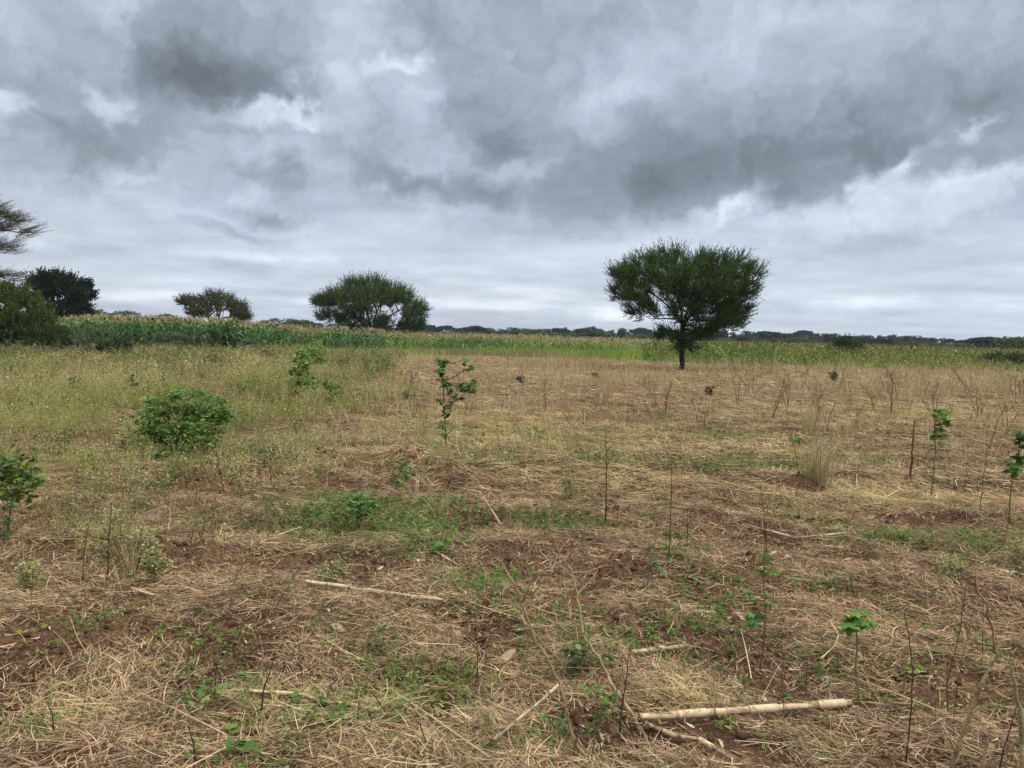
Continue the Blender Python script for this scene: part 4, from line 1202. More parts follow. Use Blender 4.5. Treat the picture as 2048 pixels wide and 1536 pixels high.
def leafy_plant(name, label, base, clusters, leaf, cols, stemcol, seed, top=None, tpl=LEAF_BROAD, srad=.006, cat='plant', group=None, flat=.55):
    """base (px,py); clusters (px, py, radius px, leaves) in the photograph, all at the distance of the base"""
    rng = np.random.default_rng(seed)
    x, y = G(*base); z = float(H(x, y)); root = thing(name, label, cat, (x, y, z), 0, group)
    o = np.array([x, y, z])
    sm = MB(); lf = MB()
    k = y / FPX
    def loc(px, py, dy=0.): 
        q = at(px, py, y + dy); return q - o
    ctop = loc(*top) if top else loc(clusters[0][0], clusters[0][1])
    mid = ctop * .5 + rng.normal(size=3) * .02
    path = np.array([[0, 0, -.03], mid * .5 + rng.normal(size=3) * .006, mid, ctop * .78 + rng.normal(size=3) * .01, ctop])
    tube(sm, path, np.linspace(srad, srad * .4, 5), stemcol, 6)
    for (cx, cy, rp, n) in clusters:
        cdy = rng.normal() * rp * k * .5
        c = loc(cx, cy, cdy); R_ = rp * k
        q = path[1:][np.argmin(np.linalg.norm(path[1:] - (c - [0, 0, R_]), axis=1))]
        tube(sm, [q, (q + c) / 2 + [0, 0, -.01], c], [srad * .5, srad * .4, srad * .3], stemcol, 4)
        p = blob_pts(rng, n, c, (R_, R_, R_ * flat), hollow=.15)
        p[:, 2] = np.maximum(p[:, 2], .01)
        od = unit((p - c) * [1, 1, .3])
        put_leaves(lf, p - od * leaf * .3, np.full(n, leaf), cols, rng, tpl, od * .9, 1.25)
        ii = rng.choice(n, min(n, 26), False)
        prisms(sm, np.tile(c - [0, 0, R_ * .4], (len(ii), 1)), p[ii], np.full(len(ii), srad * .22), np.full(len(ii), srad * .12), stemcol, 3)
    sm.build('stem', M_BARK, root)
    lf.build('foliage', M_LEAF, root)
    return root


def P_(*a, **k): return leafy_plant(*a, **k)


# the big leafy shrub
P_('leafy_shrub', 'large rounded shrub with bright broad green leaves, biggest plant on the left of the clearing', (372, 918),
   [(375, 800, 55, 391), (330, 812, 40, 221), (420, 812, 42, 221), (300, 835, 34, 153), (350, 845, 56, 408), (405, 850, 50, 306), (440, 832, 24, 102), (380, 880, 45, 238), (330, 872, 34, 136), (425, 880, 26, 85), (365, 905, 40, 221), (450, 815, 18, 44), (345, 898, 40, 204), (400, 900, 36, 187), (375, 860, 60, 340), (310, 860, 30, 136), (302, 800, 18, 40), (450, 838, 20, 51), (390, 784, 16, 30), (345, 790, 16, 34), (440, 800, 16, 30), (292, 862, 18, 40)],
   .037, G_FRESH + ((.09, .22, .07), (.12, .25, .05)), STEM_G, 501, top=(375, 800), srad=.012, cat='shrub')
P_('leafy_shrub', 'yellow green low shrub leaning against the left side of the biggest leafy shrub', (300, 905),
   [(285, 850, 34, 90), (262, 872, 30, 70), (305, 880, 34, 80), (245, 890, 24, 40)], .035, G_YEL, STEM_G, 502, tpl=LEAF_SMALL, srad=.006, cat='shrub')
P_('leafy_shrub', 'plant with wide yellow green leaves cut by the left edge of the photo', (14, 1085),
   [(40, 925, 42, 60), (5, 945, 45, 70), (60, 950, 30, 34), (30, 975, 36, 44), (40, 990, 24, 20), (-30, 950, 50, 60)], .062, G_YEL + ((.08, .18, .05), (.07, .17, .045)), STEM_G, 503, tpl=LEAF_LOBED, srad=.008, cat='shrub')
P_('weed_plant', 'thin grey green weed with small leaves under the wide leaved plant at the left edge', (8, 1110), [(10, 1040, 16, 50), (4, 1070, 14, 40), (18, 1010, 12, 26)], .02, ((.10, .15, .06),), STEM_G, 504, tpl=LEAF_SMALL, srad=.003)
# saplings of the middle distance
P_('feathery_sapling', 'bright green feathery sapling, tallest of the group below the spreading thorn', (588, 812),
   [(604, 722, 20, 110), (600, 742, 22, 130), (612, 758, 22, 110), (590, 765, 18, 70), (606, 705, 14, 50), (622, 772, 14, 50), (585, 785, 10, 30)], .055, G_FRESH, STEM_D, 511, srad=.010, cat='sapling', top=(604, 722))
P_('feathery_sapling', 'light green feathery sapling in front of the maize, above the tallest one', (632, 742), [(628, 694, 20, 110), (640, 704, 22, 120), (612, 704, 20, 90), (625, 718, 22, 110), (645, 722, 14, 50)], .07, G_FRESH + G_YEL, STEM_D, 512, srad=.012, cat='sapling')
P_('feathery_sapling', 'low bright green sapling right of the tallest feathery one', (668, 812), [(662, 768, 20, 120), (672, 782, 17, 90), (648, 762, 16, 70), (664, 797, 15, 70)], .045, G_FRESH + G_YEL, STEM_D, 513, srad=.008, cat='sapling')
P_('feathery_sapling', 'small yellow green sapling between the big leafy shrub and the tallest sapling', (488, 798), [(490, 768, 18, 100), (478, 778, 15, 70), (504, 774, 15, 70)], .042, G_YEL + G_FRESH, STEM_D, 514, srad=.008, cat='sapling')
P_('feathery_sapling', 'sparse low bush left of the tallest sapling at its foot', (560, 812), [(548, 803, 12, 30), (560, 800, 10, 22)], .045, G_DARK + G_FRESH, STEM_D, 515, srad=.005, cat='sapling')
P_('bushy_weed', 'olive weedy bush in the herb field left of the light green sapling', (538, 728), [(535, 702, 13, 40), (540, 716, 12, 36)], .09, ((.10, .13, .05),), STEM_D, 516, tpl=LEAF_SMALL, srad=.008)
P_('bushy_weed', 'dull brownish green bush in the herb field below the olive thorn tree', (428, 745), [(428, 715, 16, 60), (436, 728, 14, 50), (416, 722, 12, 36)], .07, ((.09, .10, .04), (.13, .14, .06)), STEM_D, 517, tpl=LEAF_SMALL, srad=.008)
P_('bushy_weed', 'dark leaning twiggy bush left of the biggest leafy shrub', (285, 795), [(262, 758, 9, 30), (270, 768, 8, 26), (292, 778, 8, 20), (280, 782, 8, 20)], .045, G_DARK, STEM_D, 518, tpl=LEAF_SMALL, srad=.006)
P_('bushy_weed', 'dark green twiggy bush alone in the herb field near the left edge', (92, 775), [(88, 762, 10, 34), (105, 764, 9, 26), (80, 756, 6, 12)], .05, G_DARK, STEM_D, 519, tpl=LEAF_SMALL, srad=.006)
P_('bushy_weed', 'green weedy bush with a dark foot right of the twiggy bush near the left edge', (142, 798), [(150, 762, 16, 50), (140, 776, 14, 40), (165, 772, 12, 26)], .05, ((.12, .17, .05), (.08, .12, .04)), STEM_D, 520, tpl=LEAF_SMALL, srad=.006)
P_('bushy_weed', 'small dark leafy weed left of the biggest leafy shrub, in the tan herb', (195, 822), [(198, 814, 8, 20), (205, 817, 7, 14)], .04, G_BLUE, STEM_D, 521, srad=.004)
P_('bushy_weed', 'grey green tuft of leaves right of the foot of the biggest leafy shrub', (535, 925), [(535, 905, 20, 60), (520, 900, 16, 40), (545, 916, 12, 30)], .025, ((.08, .13, .07), (.06, .10, .05)), STEM_G, 522, tpl=LEAF_SMALL, srad=.004)
for k, (px, py, r_, lab, col_) in enumerate(((680, 730, 9, 'small olive bush at the maize edge below the right side of the spreading thorn', G_DARK), (735, 726, 10, 'olive green bush at the maize edge, second right of the saplings', ((.09, .14, .04),)), (770, 724, 9, 'olive green bush at the maize edge, third right of the saplings', ((.10, .14, .05),)),
                                         (815, 790, 10, 'faint yellow green bush left of the tall sparse sapling', ((.14, .19, .06),)), (1190, 750, 6, 'small dark bush alone between the tall sapling and the lone thorn tree', G_DARK), (1042, 760, 8, 'dark leafy clump on a thin stem right of the tall sparse sapling', G_DARK),
                                         (1420, 782, 9, 'dark leafy clump on a stem just right of the foot of the lone thorn tree', G_DARK), (1666, 752, 8, 'dark leafy clump below the feathery green thorn bush on the right', G_DARK), (1595, 880, 8, 'small green bushy weed by the tall dry tuft on the right', G_FRESH),
                                         (640, 902, 8, 'tiny grey green weed right of the big shrub, nearer than the saplings', G_DARK), (1410, 1240, 0, '', None))):
    if not r_: continue
    P_('bushy_weed', lab, (px, py + 1.6 * r_), [(px, py - r_ * .6, r_, 36), (px + 3, py + r_ * .4, r_ * .8, 24), (px - r_ * .5, py, r_ * .6, 14)], max(.03, .0045 * r_ * G(px, py)[1] / FPX * 220 * .5), col_, STEM_D, 530 + k, srad=.005)
# tall sparse sapling
P_('tall_sapling', 'tall sparse sapling with dark leaf clumps on thin branches near the middle of the field', (893, 905),
   [(883, 722, 13, 26), (880, 742, 14, 26), (888, 758, 11, 18), (895, 772, 10, 12), (930, 722, 8, 12), (935, 738, 9, 12), (940, 768, 16, 26), (938, 782, 10, 14), (905, 790, 12, 14), (900, 810, 9, 10), (918, 796, 9, 8), (890, 824, 13, 16), (878, 800, 10, 12), (886, 850, 10, 12), (893, 868, 9, 10), (920, 775, 10, 14), (948, 778, 9, 10)],
   .058, G_BLUE + G_FRESH + ((.05, .10, .03),), STEM_D, 551, top=(886, 726), srad=.010, cat='sapling')
P_('leafy_sapling', 'small dark green leafy plant beside the heap of turned soil left of centre', (803, 985), [(808, 925, 17, 30), (815, 942, 18, 34), (800, 960, 20, 34), (795, 972, 16, 22)], .042, G_BLUE + G_FRESH, STEM_G, 552, tpl=LEAF_LOBED, srad=.006, cat='sapling')
P_('leafy_sapling', 'round topped leafy plant growing out of the green weed patch left of centre', (722, 1068), [(722, 998, 26, 46), (710, 1010, 18, 24), (738, 1010, 18, 24), (724, 1026, 20, 26)], .048, G_FRESH + G_BLUE, STEM_G, 553, tpl=LEAF_LOBED, srad=.006, cat='sapling')
P_('leafy_sapling', 'low spreading leafy plant at the lower right end of the green weed patch', (884, 1112), [(886, 1092, 18, 22), (868, 1098, 16, 16), (845, 1104, 16, 14), (820, 1108, 14, 10)], .042, G_BLUE + G_FRESH, STEM_G, 554, tpl=LEAF_LOBED, srad=.004, cat='sapling')
P_('climbing_plant', 'green vine leaves climbing a tall thin stem on the right of the field', (1862, 992), [(1878, 822, 13, 16), (1884, 838, 14, 20), (1880, 855, 12, 16), (1876, 870, 9, 8), (1884, 886, 8, 5)], .055, G_FRESH + G_YEL, STEM_G, 555, top=(1868, 812), tpl=LEAF_HEART, srad=.007, cat='plant')
P_('climbing_plant', 'vine with drooping green leaves at the right edge of the photo', (2018, 1048), [(2044, 868, 14, 18), (2048, 890, 14, 18), (2040, 915, 13, 14), (2028, 942, 12, 12), (2020, 930, 10, 8)], .055, G_FRESH + G_BLUE, STEM_G, 556, top=(2040, 860), tpl=LEAF_HEART, srad=.006, cat='plant')
P_('leafy_sapling', 'tall thin sapling with two tiers of leaves right of centre', (1518, 1345), [(1530, 1128, 13, 9), (1540, 1140, 10, 6), (1512, 1136, 9, 4), (1543, 1210, 16, 8), (1512, 1228, 20, 14), (1500, 1236, 12, 8)], .034, G_BLUE + G_YEL, (.13, .10, .06), 557, top=(1530, 1090), tpl=LEAF_LOBED, srad=.0045, cat='sapling')
P_('leafy_sapling', 'bright green seedling with broad lobed leaves on a straight pale stem, lower right', (1723, 1392), [(1700, 1226, 12, 4), (1722, 1224, 14, 5), (1738, 1238, 12, 4), (1708, 1242, 14, 4), (1714, 1250, 10, 3), (1690, 1232, 8, 2)], .062, G_FRESH, (.20, .19, .09), 558, top=(1712, 1252), tpl=LEAF_LOBED, srad=.0065, cat='sapling', flat=.4)
P_('leafy_weed', 'ferny yellow green weed with dry stems, tallest weed near the bottom centre', (1205, 1520), [(1195, 1385, 20, 24), (1180, 1370, 14, 14), (1215, 1405, 18, 20), (1200, 1430, 16, 16), (1190, 1455, 14, 14)], .020, G_BLUE + G_YEL, (.16, .12, .07), 559, tpl=LEAF_LOBED, srad=.004)
P_('leafy_weed', 'bushy green weed at the foot of the long leaning dry stem', (1175, 1345), [(1160, 1290, 26, 50), (1140, 1300, 20, 30), (1180, 1310, 24, 40), (1215, 1315, 16, 20), (1150, 1325, 20, 30)], .018, ((.12, .18, .06), (.09, .15, .05), (.16, .2, .08)), STEM_G, 560, tpl=LEAF_HEART, srad=.003)
P_('flowering_weed', 'slender weed with tiny pale flowers left of the thin lying cane', (762, 1300), [(762, 1262, 15, 60), (770, 1248, 13, 50), (755, 1280, 13, 44)], .008, ((.16, .22, .08), (.55, .55, .42), (.2, .26, .1)), STEM_G, 561, tpl=LEAF_SMALL, srad=.0025)
P_('flowering_weed', 'airy pale flowering weed just above the left end of the thin lying cane', (668, 1165), [(665, 1130, 24, 90), (685, 1135, 18, 60), (645, 1140, 16, 44)], .009, ((.30, .33, .16), (.5, .5, .34), (.2, .26, .1)), STEM_G, 562, tpl=LEAF_SMALL, srad=.0025)


AIRY = ((.34, .36, .14), (.26, .31, .10), (.46, .42, .22), (.18, .24, .07))
for k, (px, py, h_, w_, lab) in enumerate(((205, 1010, 60, 26, 'airy pale weed on the left, upper left of the closest pair of dark stems'), (262, 985, 55, 24, 'airy pale weed on the left, straight above the closest pair of dark stems'), (318, 1000, 60, 26, 'airy pale weed on the left, between the dark pair and the biggest shrub'),
                                     (180, 945, 50, 26, 'pale feathery weed on the left, right of the wide leaved edge plant'), (352, 965, 50, 28, 'pale feathery weed just below the biggest leafy shrub'), (120, 905, 50, 30, 'pale feathery weed above and right of the wide leaved edge plant'), (640, 960, 46, 22, 'pale airy weed left of the small dark green leafy plant'),
                                     (280, 1140, 100, 26, 'tall greenish weed with thin leaves behind the yellowish grass stems'), (230, 1120, 110, 22, 'tall brownish weed with thin leaves between the closest pair of dark stems'), (310, 1160, 60, 24, 'low greenish weed right of the yellowish tall stems, left side'), (480, 985, 60, 26, 'grey green airy weed below the grey green tuft, left of centre'),
                                     (1140, 1000, 50, 20, 'airy thin weed beside the crossed brown stems'), (2035, 1140, 60, 26, 'airy weed under the vine at the right edge'), (1900, 1160, 50, 26, 'low airy weed on the turned soil at the right'), (60, 1180, 60, 26, 'airy weed low on the left edge below the wide leaved plant'))):
    P_('wispy_weed', lab, (px, py), [(px, py - h_ * .8, w_ * .8, 120), (px - w_ * .5, py - h_ * .55, w_ * .8, 100), (px + w_ * .6, py - h_ * .5, w_ * .8, 100), (px, py - h_ * .3, w_ * .7, 60)], .014, AIRY, STEM_G, 570 + k, tpl=LEAF_SMALL, srad=.0028, flat=.9)


# small seedlings and rosettes on the ground
def seedling(px, py, w, label, cols, tpl, seed, n=7, h=.03):
    rng = np.random.default_rng(seed)
    p = gpt(px, py); k = p[1] / FPX; R_ = w * k
    root = thing('seedling', label, 'seedling', tuple(p))
    sm = MB(); lf = MB()
    a = rng.uniform(0, 6.28) + np.arange(n) * 2.4; q = R_ * rng.uniform(.25, .6, n)
    tip = np.stack([np.cos(a) * q, np.sin(a) * q, h * rng.uniform(.7, 1.4, n)], 1)
    prisms(sm, np.zeros((n, 3)) + [0, 0, -.005], tip, np.full(n, .0015), np.full(n, .001), STEM_G, 4)
    put_leaves(lf, tip, np.full(n, R_ * .75), cols, rng, tpl, unit(tip * [1, 1, 0]) * 1.5, 1.1, .2)
    sm.build('stem', M_BARK, root); lf.build('foliage', M_LEAF, root)


SEED = [(1450, 1462, 22, 'bright green seedling with pointed leaves in front of the thick lying cane', G_FRESH, LEAF_HEART), (1105, 1455, 22, 'blue green ferny seedling right of the pale slanting stick', G_BLUE, LEAF_LOBED), (1065, 1475, 16, 'bright green tuft left of the blue green ferny seedling', G_FRESH, LEAF_SMALL),
        (1130, 1480, 20, 'second ferny seedling below the blue green one', G_BLUE, LEAF_LOBED), (96, 1278, 12, 'yellow green seedling, topmost of five small ones on the left', G_YEL, LEAF_HEART), (52, 1294, 13, 'yellow green seedling, upper left of five small ones on the left', G_YEL, LEAF_HEART), (48, 1315, 9, 'yellow green seedling, lower left of five small ones', G_YEL, LEAF_HEART),
        (106, 1316, 11, 'yellow green seedling, lower right of five small ones on the left', G_YEL, LEAF_HEART), (84, 1326, 9, 'yellow green seedling, lowest of five small ones on the left', G_YEL, LEAF_HEART), (180, 1335, 15, 'ferny green seedling right of the five small yellow green ones', G_BLUE, LEAF_LOBED),
        (420, 1405, 22, 'pale green lobed seedling above the yellow green clump, lower left', ((.14, .24, .07),), LEAF_LOBED), (478, 1468, 26, 'yellow green clump of narrow leaves, lower left of centre', G_YEL, LEAF_SMALL), (475, 1522, 24, 'bright green heart leaved seedling at the bottom edge, left', G_FRESH, LEAF_HEART),
        (562, 1500, 13, 'single pair of broad round leaves near the bottom, left one', G_FRESH, LEAF_HEART), (602, 1497, 13, 'single pair of broad round leaves near the bottom, right one', G_FRESH, LEAF_HEART), (278, 1526, 14, 'yellow green seedling at the bottom edge, left of the heart leaved one', G_YEL, LEAF_HEART),
        (850, 1300, 15, 'round leaved green seedling left of the dotted yellow one, middle foreground', G_FRESH, LEAF_HEART), (885, 1296, 22, 'dark green leafy seedling in the middle foreground', G_BLUE, LEAF_LOBED), (945, 1300, 15, 'yellow spotted seedling right of the dark leafy one, middle foreground', G_YEL, LEAF_LOBED),
        (670, 1352, 11, 'small blue green seedling above the yellow straw, left of centre', G_BLUE, LEAF_HEART), (808, 1410, 15, 'round leaved seedling over the left part of the green patch', G_FRESH, LEAF_HEART), (850, 1402, 14, 'round leaved seedling over the middle of the green patch', G_FRESH, LEAF_HEART),
        (966, 1418, 9, 'lone heart leaved seedling right of the green patch', G_BLUE, LEAF_HEART), (772, 1508, 22, 'leafy seedling at the bottom edge left of centre', G_FRESH, LEAF_HEART), (835, 1522, 22, 'lobed seedling at the bottom edge near centre', G_FRESH, LEAF_LOBED), (1060, 1192, 12, 'small bright seedling right of the creeping weeds, middle', G_FRESH, LEAF_LOBED),
        (1335, 1228, 10, 'pale seedling right of middle among reddish straw', G_YEL, LEAF_LOBED), (1492, 1280, 7, 'tiny yellow seedling beside the tall thin sapling', G_YEL, LEAF_HEART), (1568, 1388, 12, 'pale green seedling above the right half of the thick lying cane', ((.12, .2, .07),), LEAF_LOBED), (1632, 1392, 14, 'flat pale green seedling left of the pale stemmed one', ((.12, .2, .08),), LEAF_LOBED),
        (1628, 1270, 9, 'tiny pale green seedling left of the bent straw', ((.14, .22, .07),), LEAF_HEART), (1822, 1346, 20, 'yellow green seedling at the tall thin dark stem, lower right', G_YEL, LEAF_LOBED), (1855, 1240, 9, 'small bright green seedling right of the broad leaved one', G_FRESH, LEAF_HEART), (1795, 1392, 10, 'yellowish seedling left of the tall thin dark stem', G_YEL, LEAF_SMALL),
        (1868, 1303, 15, 'pale green narrow leaved seedling, lower right', ((.15, .22, .07),), LEAF_SMALL), (1945, 1508, 18, 'yellow green seedling at the bottom right', G_YEL, LEAF_LOBED), (1645, 1440, 12, 'small pale seedling right under the thick lying cane', ((.13, .2, .07),), LEAF_LOBED), (1522, 1478, 12, 'dark green seedling tuft below the cane', G_FRESH, LEAF_SMALL),
        (880, 1345, 12, 'pale round leaved seedling in the middle of the foreground', G_BLUE, LEAF_HEART), (1170, 1100, 7, 'tiny bright green seedling by a thin stem, middle distance', G_FRESH, LEAF_HEART), (1380, 1045, 9, 'tiny green tuft beside the reddish upright stem', G_FRESH, LEAF_HEART)]
for k, (px, py, w, lab, col_, tpl) in enumerate(SEED):
    seedling(px, py, w, lab, col_, tpl, 600 + k, 9 if w > 18 else 5, .028 if w < 18 else .045)


# upright and leaning bare stems: foot first, then the points up the stem, all in the photograph
def bare_stem(label, pts, r0, col, seed, twigs=0, name='bare_stem', cat='stem', lean=0.0, group=None, knobs=True):
    rng = np.random.default_rng(seed)
    x, y = G(*pts[0]); z = float(H(x, y)); o = np.array([x, y, z])
    raw = [np.array([0, 0, -.03])] + [at(px, py, y + lean * k_ / len(pts)) - o for k_, (px, py) in enumerate(pts[1:], 1)]
    pts3 = []
    for a, b in zip(raw[:-1], raw[1:]):
        for t_ in np.linspace(0, 1, 4, endpoint=False): pts3.append(a + (b - a) * t_ + rng.normal(size=3) * .05 * r0 * 8 * (t_ > 0))
    pts3.append(raw[-1]); pts3 = np.array(pts3); m = len(pts3)
    rad = r0 * (1 - .55 * np.linspace(0, 1, m)) * (rng.uniform(.85, 1.3, m) if knobs else 1)
    c = pal(rng, m, (col,), .15)
    mb = MB(); tube(mb, pts3, rad, c, 6)
    hgt = np.linalg.norm(pts3[-1])
    for k_ in range(twigs):
        i_ = rng.integers(m // 4, m - 1); d_ = unit(np.array([rng.normal(), rng.normal() * .5, abs(rng.normal()) * .7 + .3])); l_ = hgt * rng.uniform(.08, .3)
        q = pts3[i_]; tube(mb, [q, q + d_ * l_ * .5 + rng.normal(size=3) * .006, q + d_ * l_ + [0, 0, l_ * .1]], [r0 * .45, r0 * .35, r0 * .2], col, 4)
    ob = mb.build(name, M_BARK, loc=tuple(o))
    return tag(ob, label, cat, group)


TAN = (.30, .21, .12); RED = (.13, .065, .04); BLK = (.065, .045, .032); GRN = (.18, .17, .075); BRN = (.17, .11, .07)
STEMS = [
    ('thick reddish brown post like stem standing left of the climbing vine', [(1820, 970), (1823, 930), (1826, 880), (1829, 841)], .016, RED, 0), ('tall dark knotted bare stem right of centre, behind the creeping weeds', [(1211, 1052), (1212, 1000), (1213, 940), (1212, 868)], .010, BLK, 7),
    ('long reddish bare stem, straightest one right of centre', [(1337, 1132), (1340, 1060), (1343, 990), (1344, 922)], .0075, RED, 1), ('short dark stem right of the straight reddish one', [(1376, 1085), (1375, 1050), (1376, 1013)], .005, BLK, 0),
    ('dark bare stem, left of the closest pair on the left side', [(214, 1150), (217, 1100), (220, 1050), (222, 1005)], .007, BLK, 1), ('olive bare stem, right of the closest pair on the left side', [(240, 1160), (240, 1100), (242, 1050), (246, 975)], .006, GRN, 3),
    ('thin bent dark stem left of the closest pair', [(164, 1160), (168, 1110), (174, 1060), (186, 1030)], .0055, RED, 0), ('thin dark stem far left with a hooked tip', [(145, 1085), (152, 1050), (166, 1022)], .005, BRN, 0),
    ('leaning dark stem with small buds right of the biggest shrub', [(450, 978), (440, 945), (434, 915), (430, 880)], .007, BLK, 4), ('thin forked stem left of the straw heap', [(338, 1022), (330, 990), (326, 960), (330, 935)], .005, BRN, 4),
    ('short dark stem with a side bud above the turned earth, left', [(379, 1102), (384, 1075), (390, 1048)], .006, BLK, 3), ('slanting brown stem low left of the thin lying cane', [(445, 1210), (470, 1160), (490, 1120), (520, 1080)], .006, TAN, 3),
    ('long thin dark stem slanting up toward the thin lying cane', [(542, 1240), (560, 1200), (590, 1150), (612, 1115)], .004, RED, 0), ('thick dark stub near the bottom, left of centre', [(398, 1545), (388, 1500), (378, 1452)], .006, BLK, 0),
    ('dark slanting twig crossing the yellow lying cane', [(518, 1422), (530, 1370), (545, 1330), (552, 1306)], .0055, BLK, 1), ('short dark upright stub left of the slanting twig', [(429, 1396), (431, 1360), (433, 1325)], .005, BLK, 1),
    ('short dark peg with a forked tip, left foreground', [(375, 1336), (377, 1310), (380, 1282)], .006, RED, 2), ('brown bent peg in the left foreground', [(110, 1450), (104, 1425), (92, 1404)], .005, RED, 0),
    ('tall green brown stem rising from the left foreground grass', [(380, 1382), (374, 1330), (366, 1280), (364, 1240)], .0045, GRN, 2), ('thin dark stem low in the left foreground', [(234, 1385), (215, 1345), (192, 1318)], .0035, BRN, 0),
    ('upright dark stem before the green foreground patch', [(712, 1480), (716, 1430), (718, 1400)], .004, BLK, 2), ('left one of two crossing dark stems at the bottom centre', [(868, 1530), (850, 1480), (835, 1430), (818, 1400)], .004, BLK, 2), ('right one of two crossing dark stems at the bottom centre', [(862, 1490), (840, 1450), (820, 1420)], .004, BLK, 1),
    ('slanting thin stem over the middle of the green foreground patch', [(788, 1450), (765, 1415), (742, 1380)], .0035, BLK, 0), ('grey upright stem rising from the green foreground patch', [(822, 1390), (828, 1350), (835, 1288)], .004, BRN, 0),
    ('dark thin stem in the middle foreground, right of the leafy seedlings', [(955, 1350), (955, 1300), (950, 1240), (948, 1215)], .0035, BLK, 1), ('stem with a brown seed head between the seedlings and the slanting stick', [(920, 1360), (920, 1320), (922, 1285)], .003, BRN, 0),
    ('tallest dark knotted stem standing before the left end of the thick cane', [(1238, 1485), (1243, 1420), (1252, 1360), (1262, 1290)], .0055, BLK, 5), ('thin dark stem just left of the tallest knotted one at the thick cane', [(1224, 1455), (1226, 1410), (1240, 1350)], .0035, BLK, 1),
    ('dark stub poking up under the left end of the thick cane', [(1297, 1485), (1297, 1460), (1298, 1445)], .004, BLK, 0), ('thin dark stem behind the middle of the thick cane', [(1427, 1470), (1430, 1420), (1433, 1385)], .003, BRN, 0),
    ('thin dark stem in front of the right half of the thick cane', [(1572, 1440), (1566, 1400), (1563, 1325)], .003, BLK, 1), ('short straight dark peg above the right half of the thick cane', [(1613, 1372), (1613, 1340), (1614, 1322)], .0035, BLK, 0),
    ('tall thin dark stem right of the pale stemmed seedling', [(1812, 1520), (1822, 1420), (1826, 1340), (1818, 1270), (1808, 1222)], .0045, BLK, 2), ('reddish hooked stem top right of the foreground', [(1898, 1420), (1893, 1370), (1918, 1270), (1932, 1165)], .005, RED, 1),
    ('dark slanting stem at the bottom right corner', [(1994, 1540), (2010, 1490), (2022, 1450), (2036, 1408)], .0045, BLK, 1), ('thin brown stem with twigs in the lower right', [(1905, 1440), (1915, 1370), (1930, 1290), (1945, 1225)], .004, BRN, 4),
    ('thin bent stem behind the tall dry tuft on the right', [(1598, 955), (1590, 900), (1580, 860), (1572, 845)], .006, BLK, 2), ('upright thin stem left of the far right vine', [(1958, 1035), (1965, 970), (1975, 900), (1990, 862)], .006, RED, 3), ('short dark stem right of the tall dry tuft', [(1715, 970), (1716, 945), (1718, 915)], .005, BLK, 1),
    ('curved dark stem in the open straw right of the sapling with two tiers', [(1800, 1170), (1780, 1090), (1755, 1030), (1740, 990)], .004, GRN, 2), ('pair of crossed thin brown stems left of the tall knotted stem, left one', [(1110, 1030), (1125, 990), (1138, 940), (1140, 915)], .005, GRN, 3), ('pair of crossed thin brown stems left of the tall knotted stem, right one', [(1120, 1020), (1132, 980), (1145, 935), (1150, 900)], .004, BLK, 2),
    ('slim dark stem right of the tall knotted stem in the middle', [(1276, 960), (1275, 930), (1277, 900)], .005, BLK, 1), ('short dark peg in the straw below the tall sparse sapling', [(1170, 808), (1168, 800), (1162, 790)], .010, BLK, 0), ('reddish stub in the reddish straw left of the straight reddish stem', [(1295, 1185), (1296, 1150), (1295, 1125)], .004, RED, 0),
    ('pale short cane stub standing left of the straight reddish stem', [(1301, 1140), (1302, 1110), (1304, 1088)], .012, TAN, 0), ('pale leaning peg right of the foot of the tall sparse sapling', [(938, 824), (941, 810), (943, 797)], .014, (.42, .33, .22), 0), ('thin brown stem before the sapling with two tiers', [(1535, 1130), (1530, 1060), (1524, 1000), (1520, 965)], .005, BLK, 3),
    ('short dark stem beside the foot of the dark stem over the weed patch', [(1545, 1115), (1548, 1100), (1550, 1080)], .004, BLK, 1), ('thin dark stem between the straight reddish stem and the two tiered sapling', [(1385, 1115), (1392, 1095), (1398, 1085)], .003, BRN, 1), ('dark upright stem left of the stubble below the left saplings', [(545, 972), (540, 940), (540, 915)], .006, BLK, 0),
    ('slim dark stem nearest the grey green tuft right of the biggest shrub', [(553, 955), (552, 930), (550, 905)], .006, BLK, 0),
]
for k, (lab, pts, r_, col_, tw) in enumerate(STEMS):
    bare_stem(lab, pts, r_ * (.62 if r_ < .012 else .8), col_, 700 + k, tw)

# long dry branching stems of the foreground
bare_stem('long dry leaning stem with side branches, left of the thick cane', [(1165, 1545), (1150, 1480), (1135, 1430), (1122, 1378), (1095, 1320), (1066, 1270), (1050, 1220), (1030, 1170), (1002, 1122)], .0085, (.25, .17, .10), 801, 6, 'dry_branch', 'branch', lean=.35)
bare_stem('pale leaning split stem reaching from the thick cane up to the left', [(1290, 1462), (1262, 1425), (1232, 1385), (1210, 1340), (1180, 1290), (1165, 1262), (1160, 1215), (1148, 1160), (1138, 1130)], .0085, (.36, .27, .15), 802, 5, 'dry_branch', 'branch', lean=.4)
bare_stem('thick bent tan stem arching over the lower right corner', [(1895, 1548), (1920, 1480), (1950, 1400), (1975, 1345), (1996, 1312), (1988, 1300), (1984, 1250), (1968, 1200), (1945, 1165)], .0075, (.27, .19, .11), 803, 2, 'dry_branch', 'branch')
bare_stem('pale green brown curved stem at the right edge of the foreground', [(2046, 1540), (2042, 1440), (2030, 1370), (2016, 1330)], .009, (.33, .29, .15), 804, 2, 'dry_branch', 'branch')
bare_stem('short thick tan stub at the bottom right', [(1960, 1545), (1968, 1510), (1976, 1480)], .008, (.30, .22, .13), 805, 0, 'dry_branch', 'branch')
